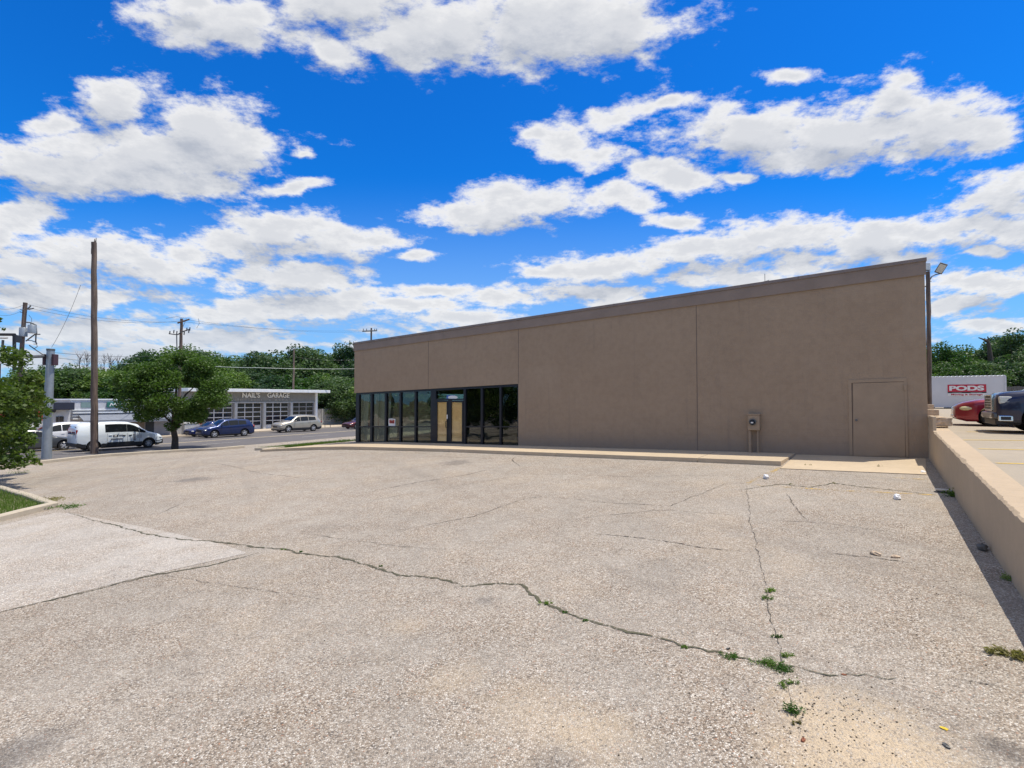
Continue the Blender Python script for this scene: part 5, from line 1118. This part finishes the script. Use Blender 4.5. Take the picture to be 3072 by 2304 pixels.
# ------------------------------------------------------------------ poles, lights, wires
def wpole(name, base, top, r0, r1, label, cat='utility pole', group=None, n=12):
    root = empty(name, base, label=label, cat=cat, group=group); N = 14; rg = random.Random(len(label)); b, t = Vector(base), Vector(top)
    pts = [b+(t-b)*i/N+Vector((rg.uniform(-.02, .02), 0, 0)) for i in range(N+1)]; pts[0] = b-Vector((0, 0, .3))
    mb = MB(); mb.tube(pts, [r0+(r1-r0)*i/N+rg.uniform(-.008, .008) for i in range(N+1)], n); wpart(mb, 'shaft', M['pole'], root, smooth=50); return root
b = G(283, 1361); tp = onY(282, 727, b.y); p1 = wpole('wooden_pole', b, tp, .20, .135, 'tall bare wooden pole with a splintered top rising from the kerb', 'pole')
mb = MB(); rg = random.Random(2)
for k in range(9): an = k*.7; q = tp+Vector((math.cos(an)*.1, math.sin(an)*.1, rg.uniform(-1.3, 0))); mb.tube([q, q+Vector((math.cos(an)*.03, math.sin(an)*.03, rg.uniform(.15, .35)))], [.04, .012], 5)
wpart(mb, 'splinters', M['pole'], p1)
# grey signal pole
b = G(139, 1376); tp = onY(152, 1052, b.y)
sp_ = empty('signal_pole', b, label='thick grey steel signal pole with boxes at its top, partly behind the near tree', cat='pole')
mb = MB(); mb.tube([b-Vector((0, 0, .1)), b+(tp-b)*.5, tp], [.225, .20, .175], 20); wpart(mb, 'shaft', M['galv'], sp_, smooth=40)
mb = MB(); mb.cyl(tp, .19, .10, 20); wpart(mb, 'cap', M['galvd'], sp_)
for sx_ in (-1, 1): mb = MB(); q = tp+Vector((sx_*.25, 0, -.50)); mb.box(q.x-.065, q.x+.065, q.y-.15, q.y+.15, q.z-.30, q.z+.30); wpart(mb, 'signal_box', mat('dark_signal_box', (.07, .035, .045), .6), sp_, bevel=.02)
mb = MB(); q = onY(142, 1216, b.y-.25); mb.blob(q, (.17, .12, .30), 12); wpart(mb, 'round_housing', M['galv'], sp_, smooth=60)
mb = MB(); q = onY(145, 1232, b.y-.1); mb.tube([q+Vector((-.35, 0, 0)), q+Vector((.35, 0, 0))], .10, 8); wpart(mb, 'clamp', M['black'], sp_)
# mast arm running left
q = onY(128, 1068, b.y); mb = MB(); mb.tube([q+Vector((0, .1, 0)), onY(60, 1072, b.y-4)], [.09, .07], 10); wpart(mb, 'mast_arm', M['galvd'], sp_)
def cable(name, pts, sag, r_, m, label, group='overhead cables'):
    mb = MB(); P_ = []
    for p, q in zip(pts[:-1], pts[1:]):
        p, q = Vector(p), Vector(q)
        for i in range(16): f = i/16; P_.append(p+(q-p)*f-Vector((0, 0, sag*4*f*(1-f))))
    P_.append(Vector(pts[-1])); mb.tube(P_, r_, 5); return mb.build(name, M[m], label=label, cat='cable', group=group)
# transformer pole far left
up = empty('transformer_pole', (0, 0, 0), label='leaning wooden utility pole with two grey transformer cans, left of the picture', cat='utility pole')
YB = 42.0; tb = onY(57, 1240, YB); tt_ = onY(76, 908, YB); up.location = (tb.x, tb.y, zt(*AT(tb)))
mb = MB(); mb.tube([Vector((tb.x-.12, tb.y, zt(*AT(tb)))), onY(63, 1080, YB), onY(70, 985, YB), tt_], [.19, .16, .15, .15], 12); wpart(mb, 'shaft', M['pole'], up, smooth=40)
for (cx, cy, rr, hh) in ((70, 989, .27, .68), (96, 980, .27, .62)):
    q = onY(cx, cy+8, YB-.25); k = MB(); k.lathe([(0, 0), (rr, 0), (rr, hh), (rr*.9, hh+.04), (0, hh+.06)], q-Vector((0, 0, hh/2)), 'z', 18); can = wpart(k, 'transformer_can', M['galv'], up, smooth=40)
    k = MB(); k.cyl(q+Vector((.08, 0, hh/2)), .04, .2, 8); k.cyl(q+Vector((-.1, 0, hh/2)), .04, .2, 8); wpart(k, 'bushing', M['galvd'], can)
def bar(pts, r_, nm_='bracket', root=None, Y=YB, m='galvd'): k = MB(); k.tube([onY(x, y, Y) for x, y in pts], r_, 6); wpart(k, nm_, M[m], root or up)
bar([(80, 967), (92, 968), (108, 975), (110, 1000), (108, 1003)], .05); bar([(78, 1023), (105, 1003), (120, 1003)], .05); bar([(108, 1003), (107, 1025), (110, 1032)], .05); bar([(80, 1021), (95, 1022), (105, 1026)], .035); bar([(88, 1036), (105, 1048), (127, 1063)], .04); bar([(101, 1032), (110, 1033), (112, 1040), (104, 1045)], .025); bar([(60, 928), (68, 930), (66, 938), (60, 936)], .03); bar([(82, 928), (92, 918), (90, 915)], .05); bar([(86, 928), (101, 925)], .05); bar([(86, 945), (95, 955), (95, 966)], .015)
# big hollow sign frame at top of the near tree
YS = 24.0; hf = empty('pylon_sign', onY(20, 1080, YS)-Vector((0, 0, 1.5)), label='hollow black framed pylon sign rising above the near tree', cat='sign')
for pts, r_ in (([(-60, 1003), (45, 1004)], .07), ([(-60, 1003), (-60, 1090)], .07), ([(43, 1004), (43, 1110)], .07)): bar(pts, r_, 'frame_bar', hf, YS, 'black')
k = MB(); k.hexa([onY(44, 1026, YS), onY(66, 1030, YS+.5), onY(66, 1030, YS+.6), onY(44, 1026, YS+.12)], [onY(44, 1003, YS), onY(66, 1009, YS+.5), onY(66, 1009, YS+.6), onY(44, 1003, YS+.12)]); wpart(k, 'side_board', M['black'], hf)
bar([(-60, 1013), (22, 1014)], .05, 'inner_board', hf, YS+.2, 'salonw'); bar([(9, 1020), (7, 1050)], .05, 'bracket', hf, YS+.2, 'galvd')
k = MB(); g_ = G(20, 1420); k.tube([onY(-10, 1090, YS), Vector((onY(-10, 1090, YS).x, YS, zt(*AT(onY(-10, 1090, YS)))))], .15, 10); wpart(k, 'post', M['galvd'], hf)
# pole with crossarms by the garage
Y3 = 53.0; q = onY(536, 1200, Y3); base = Vector((q.x, q.y, zt(*AT(q)))); up3 = wpole('utility_pole', base, onY(545, 956, Y3), .20, .13, 'wooden utility pole with a tilted crossarm above the street tree', group='utility poles')
bar([(533, 969), (568, 958)], .085, 'crossarm', up3, Y3-.2, 'pole'); bar([(507, 1001), (520, 1003), (533, 1004), (545, 996), (568, 988)], .06, 'crossarm', up3, Y3-.2, 'galvd')
for x, y in ((509, 998), (521, 995), (530, 998), (560, 988), (566, 994), (569, 987), (552, 1000)): bar([(x, y+5), (x+1, y-5)], .05, 'insulator', up3, Y3-.2, 'black')
bar([(530, 1003), (531, 1060)], .05, 'riser', up3, Y3-.1, 'galvd'); bar([(549, 980), (556, 965)], .02, 'brace', up3, Y3-.2, 'galvd'); bar([(498, 955), (530, 950), (560, 955)], .015, 'jumper_wire', up3, Y3-.2, 'wire'); bar([(595, 955), (598, 970), (590, 985)], .015, 'jumper_wire', up3, Y3-.2, 'wire')
Y4 = 74.0; q = onY(880, 1190, Y4); base = Vector((q.x, q.y, EYE-3.8)); wpole('utility_pole', base, onY(882, 1046, Y4), .16, .11, 'bare thin wooden pole behind the garage roof', group='utility poles')
Y5 = 60.0; q = onY(597, 1200, Y5); base = Vector((q.x, q.y, EYE-3.7)); lp = wpole('utility_pole', base, onY(601, 1072, Y5), .13, .10, 'short wooden pole with a small white lamp behind the street tree', group='utility poles'); k = MB(); k.blob(onY(595, 1082, Y5-.2), (.14, .14, .16), 10); wpart(k, 'lamp', M['white'], lp)
Y6 = 95.0; q = onY(1113, 1100, Y6); base = Vector((q.x, q.y, EYE-3.5)); up6 = wpole('utility_pole', base, onY(1114, 984, Y6), .20, .15, 'distant utility pole with one level crossarm rising over the shop parapet', group='utility poles'); bar([(1087, 994), (1131, 992)], .11, 'crossarm', up6, Y6-.2, 'galvd')
for x in (1090, 1100, 1124, 1130): bar([(x, 992), (x, 986)], .06, 'insulator', up6, Y6-.2, 'black')
# flood light pole at the right corner
Y7 = 31.0; q = onY(2789, 1225, Y7); base = Vector((q.x, q.y, zu(*AT(q)))); fl = wpole('light_pole', base, onY(2784, 815, Y7), .125, .105, 'wooden light pole with two floodlights behind the right corner of the shop', 'light pole')
bar([(2789, 840), (2795, 830), (2806, 824), (2820, 821)], .035, 'arm', fl, Y7, 'galvd'); bar([(2774, 817), (2790, 815)], .04, 'bracket', fl, Y7, 'galvd'); bar([(2772, 862), (2778, 858)], .03, 'bracket', fl, Y7, 'galvd'); bar([(2788, 843), (2794, 844)], .02, 'bracket', fl, Y7, 'galvd')
def flood(c_, w_, h_, rot):
    k = MB(); k.box(-w_/2, w_/2, -.07, .09, -h_/2, h_/2); Mx = Matrix.Translation(c_) @ rot; k.v = [tuple(Mx @ Vector(v)) for v in k.v]; hd = wpart(k, 'floodlight', M['galvd'], fl, bevel=.02)
    k = MB(); k.box(-w_*.42, w_*.42, -.085, -.072, -h_*.40, h_*.40); k.v = [tuple(Mx @ Vector(v)) for v in k.v]; wpart(k, 'lens', M['lamp'], hd)
flood(onY(2778.5, 801.5, Y7-.1), .46, .44, Matrix.Rotation(R(8), 4, 'Z')); flood(onY(2823, 805, Y7-.1), .40, .62, Matrix.Rotation(R(-30), 4, 'Z') @ Matrix.Rotation(R(28), 4, 'Y') @ Matrix.Rotation(R(20), 4, 'X'))
# cables
cable('power_cable', [onY(165, 1073, b.y+4), onY(480, 1091, Y3-1), onY(543, 1091, Y3)], .15, .022, 'wirel', 'thick pale cable from the signal pole toward the crossarm pole')
cable('power_cable', [onY(543, 1092, Y3), onY(775, 1103, 64), onY(1075, 1106, 72), onY(1300, 1106, 80)], .10, .03, 'wirel', 'thick pale cable running from the crossarm pole to behind the shop')
cable('power_cable', [onY(165, 1058, b.y+4), onY(543, 1060, Y3)], .3, .012, 'wire', 'thin lower cable left of the crossarm pole')
cable('power_cable', [onY(543, 1052, Y3), onY(880, 1070, Y4), onY(1075, 1078, 80)], .3, .014, 'wire', 'thin cable crossing the dark trees above the garage')
cable('power_cable', [onY(-60, 905, 38), onY(76, 912, YB), onY(545, 965, Y3), onY(1114, 990, Y6)], .5, .011, 'wire', 'upper high voltage cable across the left sky')
cable('power_cable', [onY(-60, 918, 38), onY(80, 922, YB), onY(565, 960, Y3), onY(1130, 992, Y6)], .7, .011, 'wire', 'lower high voltage cable across the left sky')
cable('power_cable', [onY(155, 1042, b.y), onY(242, 855, b.y+3)], .25, .010, 'wire', 'slanting thin wire rising from the grey signal pole') if True else None
# wooden fence behind the container
fp = [onY(x, 1170, 52) for x in (2990, 3300)]; fence = empty('wooden_fence', Vector((fp[0].x, fp[0].y, EYE-.75)), label='weathered brown wooden fence behind the storage container', cat='fence')
mb = MB(); nB = 40
for i in range(nB):
    x0 = fp[0].x+(fp[1].x-fp[0].x)*i/nB; x1 = fp[0].x+(fp[1].x-fp[0].x)*(i+1)/nB-.02; h_ = EYE+1.28+.04*math.sin(i*7.3); mb.box(x0, x1, 52+.02*(i % 2), 52.03+.02*(i % 2), EYE-.9, h_)
wpart(mb, 'boards', M['wood'], fence); mb = MB(); mb.box(fp[0].x, fp[1].x, 51.9, 52.0, EYE-.2, EYE-.1); wpart(mb, 'rail', M['wood'], fence)

# ------------------------------------------------------------------ trees
def crown_points(rs, clumps, per, thin=.0):
    out = []
    for (c_, r_) in clumps:
        n = int(per*r_[0]*r_[0]); d = rs.normal(size=(n, 3)); d /= np.linalg.norm(d, axis=1)[:, None]
        rad = rs.uniform(.25, 1, n)**.45; p = d*rad[:, None]*np.array(r_); p += rs.normal(scale=.06, size=p.shape)*r_[0]; out.append(p+np.array(c_))
    return np.concatenate(out)
def clumps_in(rs, H, base, rx, n, rc, shape=1.0):
    cl = []
    while len(cl) < n:
        u = rs.normal(size=3); u /= np.linalg.norm(u); rad = rs.uniform(.35, 1)**.5
        z = base+(H-base)*(.5+.5*u[2]*rad); k = (z-base)/(H-base); w_ = rx*(math.sin(math.pi*min(1, max(.03, k*.82+.13)))**.55)
        x, y = u[0]*rad*w_, u[1]*rad*w_; r_ = rc*rs.uniform(.65, 1.3); cl.append(((x, y, z), (r_, r_, r_*.75)))
    return cl
def limbs(mb, rs, H, base, r0, rx, n=7, fork=None):
    top = base+(H-base)*.55; mb.tube([(0, 0, -.3), (.02, 0, base*.5), (rs.uniform(-.1, .1), rs.uniform(-.1, .1), base), (rs.uniform(-.2, .2), rs.uniform(-.2, .2), top)], [r0*1.25, r0, r0*.85, r0*.3], 10)
    for i in range(n):
        a = i*2.4+rs.uniform(-.4, .4); z0 = base*rs.uniform(.75, 1.15) if i < 3 else base+(H-base)*rs.uniform(.05, .4); l = rx*rs.uniform(.55, .9); z1 = z0+(H-base)*rs.uniform(.2, .45)
        m_ = Vector((math.cos(a)*l*.4, math.sin(a)*l*.4, z0+(z1-z0)*.55)); mb.tube([(0, 0, z0), m_, (math.cos(a)*l, math.sin(a)*l, z1)], [r0*.45, r0*.28, r0*.08], 6)
def tree(name, label, loc, H, base, rx, nc, rc, per, leaf, lm, seed, r0=.2, group=None, up=.3, keep=None):
    rs = np.random.RandomState(seed); root = empty(name, loc, label=label, cat='tree', group=group)
    mb = MB(); limbs(mb, rs, H, base, r0, rx); mb.build('trunk', M['bark'], parent=root, smooth=50)
    cl = clumps_in(rs, H, base, rx, nc, rc); cl = [c_ for c_ in cl if keep is None or keep(c_[0])]; pts = crown_points(rs, cl, per); leafmesh('crown', pts, leaf, M[lm], seed, parent=root, up=up); return root
# street tree by the road
b = G(524, 1348); tree('street_tree', 'rounded green street tree with a short forked trunk by the road', (b.x, b.y, b.z), 6.3, 1.4, 3.25, 92, .66, 1500, .14, 'leaf', 11, .19, keep=lambda c: c[0] > -2.35 and not (c[0] < -1.2 and c[2] > 5.2) and not (c[0] > 2.3 and c[2] > 4.6))
# big near tree at the left edge: crown reaches almost to the ground
nt_ = empty('near_tree', (-20.0, 18.6, zt(*AT(Vector((-20.0, 18.6, 0))))), label='bushy near tree with yellow green leaves at the left edge of the lot', cat='tree')
rs = np.random.RandomState(21); mb = MB(); limbs(mb, rs, 5.0, 1.4, .2, 3.0); mb.build('trunk', M['bark'], parent=nt_, smooth=50)
cl = clumps_in(rs, 4.4, .75, 2.35, 56, .5)
zb0 = nt_.location.z
for px, py, yy, r_ in ((50, 1075, 18, .45), (20, 1065, 18.3, .45), (80, 1130, 18, .4), (90, 1180, 17.8, .42), (128, 1200, 17.8, .20), (105, 1140, 18, .25), (155, 1205, 17.8, .12), (85, 1265, 17.6, .35), (75, 1320, 17, .35), (70, 1365, 16.8, .30), (108, 1388, 16.6, .13), (95, 1378, 16.6, .16), (60, 1392, 16.6, .2), (30, 1385, 16.8, .35), (50, 1300, 17, .5), (0, 1350, 17, .5), (20, 1200, 17, .6), (90, 1225, 17.5, .3), (0, 960, 18.5, .10), (8, 985, 18.5, .08)):
    q = onY(px, py, yy); cl.append(((q.x+20.0, q.y-18.6, q.z-zb0), (r_, r_, r_*.8)))
leafmesh('crown', crown_points(rs, cl, 1500), .13, M['leafn'], 5, parent=nt_, aspect=.7)
# woodland archetypes
def arche(seed, lm, H=12.0, rx=4.2, base=1.5, nc=60, rc=1.5, per=70, leaf=.42, name='woodland_tree'):
    return tree(name, 'tree', (0, 0, -50), H, base, rx, nc, rc, per, leaf, lm, seed, .25)
AR = [arche(41, 'leaff'), arche(42, 'leaff', rx=4.8, nc=70, rc=1.3), arche(43, 'leafd', rx=3.8), arche(44, 'leafd', rx=5.0, nc=75, rc=1.7)]
used = set(); rg = random.Random(77); WG = 'trees of the wooded belt beyond the road'
def put(k, x, y, zbase, H, label, group, rx=None):
    src = AR[k]; o = src if k not in used else copy_tree(src); used.add(k); o.location = (x, y, zbase-.2); s_ = H/12.0; w_ = rx or s_*rg.uniform(.9, 1.15)
    o.scale = (w_, w_, s_); o.rotation_euler = (0, 0, rg.uniform(0, 6.28)); relabel(o, label, group, 'tree'); return o
LM = [(105, 'the grey signal pole'), (160, 'the gap before the bare pole'), (203, 'the bare wooden pole'), (265, 'the left rim of the street tree'), (325, 'the middle of the street tree'), (390, 'the crossarm pole'), (430, 'the short lamp pole'), (490, 'the left end of the garage roof'), (540, 'the word NAILS on the garage'), (600, 'the word GARAGE'), (640, 'the thin pole behind the garage'), (697, 'the right end of the garage roof'), (766, 'the shop corner'), (840, 'the far pole over the parapet')]
LR = [(2003, 'the floodlight pole'), (2050, 'the red container sign'), (2125, 'the dead snag'), (2180, 'the right end of the container'), (2240, 'the dark blue vehicle')]
def near_lm(vx, tab=None):
    x, nm_ = min(tab or LM, key=lambda q: abs(q[0]-vx)); return 'just left of '+nm_ if vx < x-6 else 'just right of '+nm_ if vx > x+6 else 'right above '+nm_
prof = [(60, 790), (110, 782), (150, 790), (180, 795), (215, 790), (250, 788), (285, 775), (315, 758), (345, 752), (375, 750), (405, 752), (440, 755), (470, 758), (500, 768), (525, 775), (555, 758), (585, 752), (615, 765), (640, 752), (665, 748), (695, 752), (725, 742), (755, 745), (790, 760), (830, 770), (870, 770)]
for i, (vx, vy) in enumerate(prof):
    Y = 92+rg.uniform(-5, 8); q = onY(vx*K, vy*K, Y); zb = EYE-3.9; H = (q.z-zb)/1.02
    side_ = near_lm(vx)
    put(i % 4, q.x, Y, zb, H, ('dark ' if i % 4 > 1 else 'mid ')+'green skyline tree '+side_, WG, rx=rg.uniform(.75, 1.0) if vx > 480 else None)
for i, vx in enumerate((70, 130, 175, 225, 270, 320, 365, 410, 455, 500, 545, 590, 640, 690, 735, 780, 830)):
    Y = 80+rg.uniform(-3, 4); q = onY(vx*K, (800+rg.uniform(-8, 14))*K, Y); zb = EYE-3.9
    side_ = near_lm(vx)
    put((i*3+1) % 4 if i % 3 else 0, q.x, Y, zb, (q.z-zb)/1.02, 'lower front row tree '+side_, WG, rx=rg.uniform(.85, 1.1))
for i, vx in enumerate((690, 730, 765, 800, 850, 900)):
    Y = 76+i*1.5; q = onY(vx*K, 830*K, Y); zb = EYE-3.9; put(3 if i % 2 else 2, q.x, Y+2, zb, 6.5, 'dark low tree above the grey boundary wall, %s from the left' % ('first', 'second', 'third', 'fourth', 'fifth', 'sixth')[i], WG, rx=.8)
# thin bare trees on the skyline at left
for i, (vx, vy) in enumerate(((172, 772), (188, 768), (205, 775), (225, 770), (240, 776), (255, 780))):
    Y = 98; q = onY(vx*K, vy*K, Y); rs = np.random.RandomState(i); mb = MB(); zb = EYE-3.9; H = q.z-zb
    mb.tube([(0, 0, 0), (.1, 0, H*.6), (0, 0, H)], [.18, .1, .03], 5)
    for j in range(26):
        z0 = H*rs.uniform(.45, .95); a_ = rs.uniform(0, 6.28); l = rs.uniform(.8, 2.4)*(1.2-z0/H); p_ = Vector((math.cos(a_)*l, math.sin(a_)*l, z0+rs.uniform(.5, 1.5))); mb.tube([(0, 0, z0), p_], [.05, .015], 4)
        for _ in range(3): mb.tube([p_*.6+Vector((0, 0, z0*.4)), p_+Vector((rs.uniform(-.6, .6), rs.uniform(-.6, .6), rs.uniform(.2, .8)))], [.03, .012], 3)
    o = mb.build('bare_tree', M['deadbark'], fix=False, label='leafless grey tree on the skyline, %s of six from the left' % ('first', 'second', 'third', 'fourth', 'fifth', 'sixth')[i], cat='tree', group='leafless trees on the left skyline'); o.location = (q.x, Y, zb)
# right side trees
RP = [(1990, 740), (2030, 738), (2065, 742), (2100, 752), (2130, 745), (2160, 722), (2190, 716), (2225, 712), (2265, 720)]
for i, (vx, vy) in enumerate(RP):
    Y = 62+rg.uniform(-3, 4); q = onY(vx*K, vy*K, Y); zb = EYE-.8; put((i*3) % 4 if i > 3 else i % 2, q.x, Y, zb, (q.z-zb)/1.02, '%s tree behind the container, %s' % ('tall dark' if vx > 2120 else 'bright green', near_lm(vx, LR)), 'trees behind the upper lot', rx=.62)
for i, vx in enumerate((2000, 2040, 2080, 2120, 2160, 2200, 2240)):
    Y = 56; q = onY(vx*K, 778*K, Y); zb = EYE-.8; put(i % 2 if i < 3 else 2+i % 2, q.x, Y, zb, (q.z-zb)/1.02, 'low tree behind the container, '+near_lm(vx, LR), 'trees behind the upper lot', rx=.5)
# dead snag
q = onY(2955, 1013, 58); mb = MB(); sn = Vector((q.x+1.1, 58, EYE-.8)); mb.tube([sn, onY(2972, 1080, 58), onY(2966, 1030, 58), onY(2960, 1018, 58)], [.4, .25, .16, .09], 8); mb.tube([onY(2964, 1026, 58), onY(2950, 1018, 58), onY(2936, 1013, 58)], [.12, .09, .05], 6); mb.tube([onY(2967, 1030, 58), onY(2965, 1018, 58), onY(2964, 1010, 58)], [.09, .07, .04], 6); mb.tube([onY(2957, 1022, 58), onY(2954, 1014, 58)], [.07, .04], 6)
mb.build('dead_tree', M['black'] if False else M['bark'], label='dead dark tree snag with a bent bare branch over the storage container', cat='tree')
# trees beside and behind us that the shop glass mirrors
for i, (x, y, H) in enumerate(((-46, -2, 9), (-52, -9, 11), (-44, -16, 9), (-55, 6, 10), (-60, -20, 12), (-40, -26, 10), (-50, 13, 8), (-34, -34, 11), (-20, -40, 10), (-66, 2, 12), (-38, -12, 7), (-48, -24, 9), (-42, -34, 9), (-58, -10, 10), (-30, -44, 10), (-50, -40, 11), (-70, -14, 12), (-44, 6, 7))):
    put((i*3+1) % 4, x, y, zt(*AT(Vector((x, y, 0)))), H, 'leafy tree left of the lot, seen only as a mirror image in the shop glass', 'trees beside the lot')
for k in range(4):
    if k not in used: AR[k].location = (60, -60, 0)
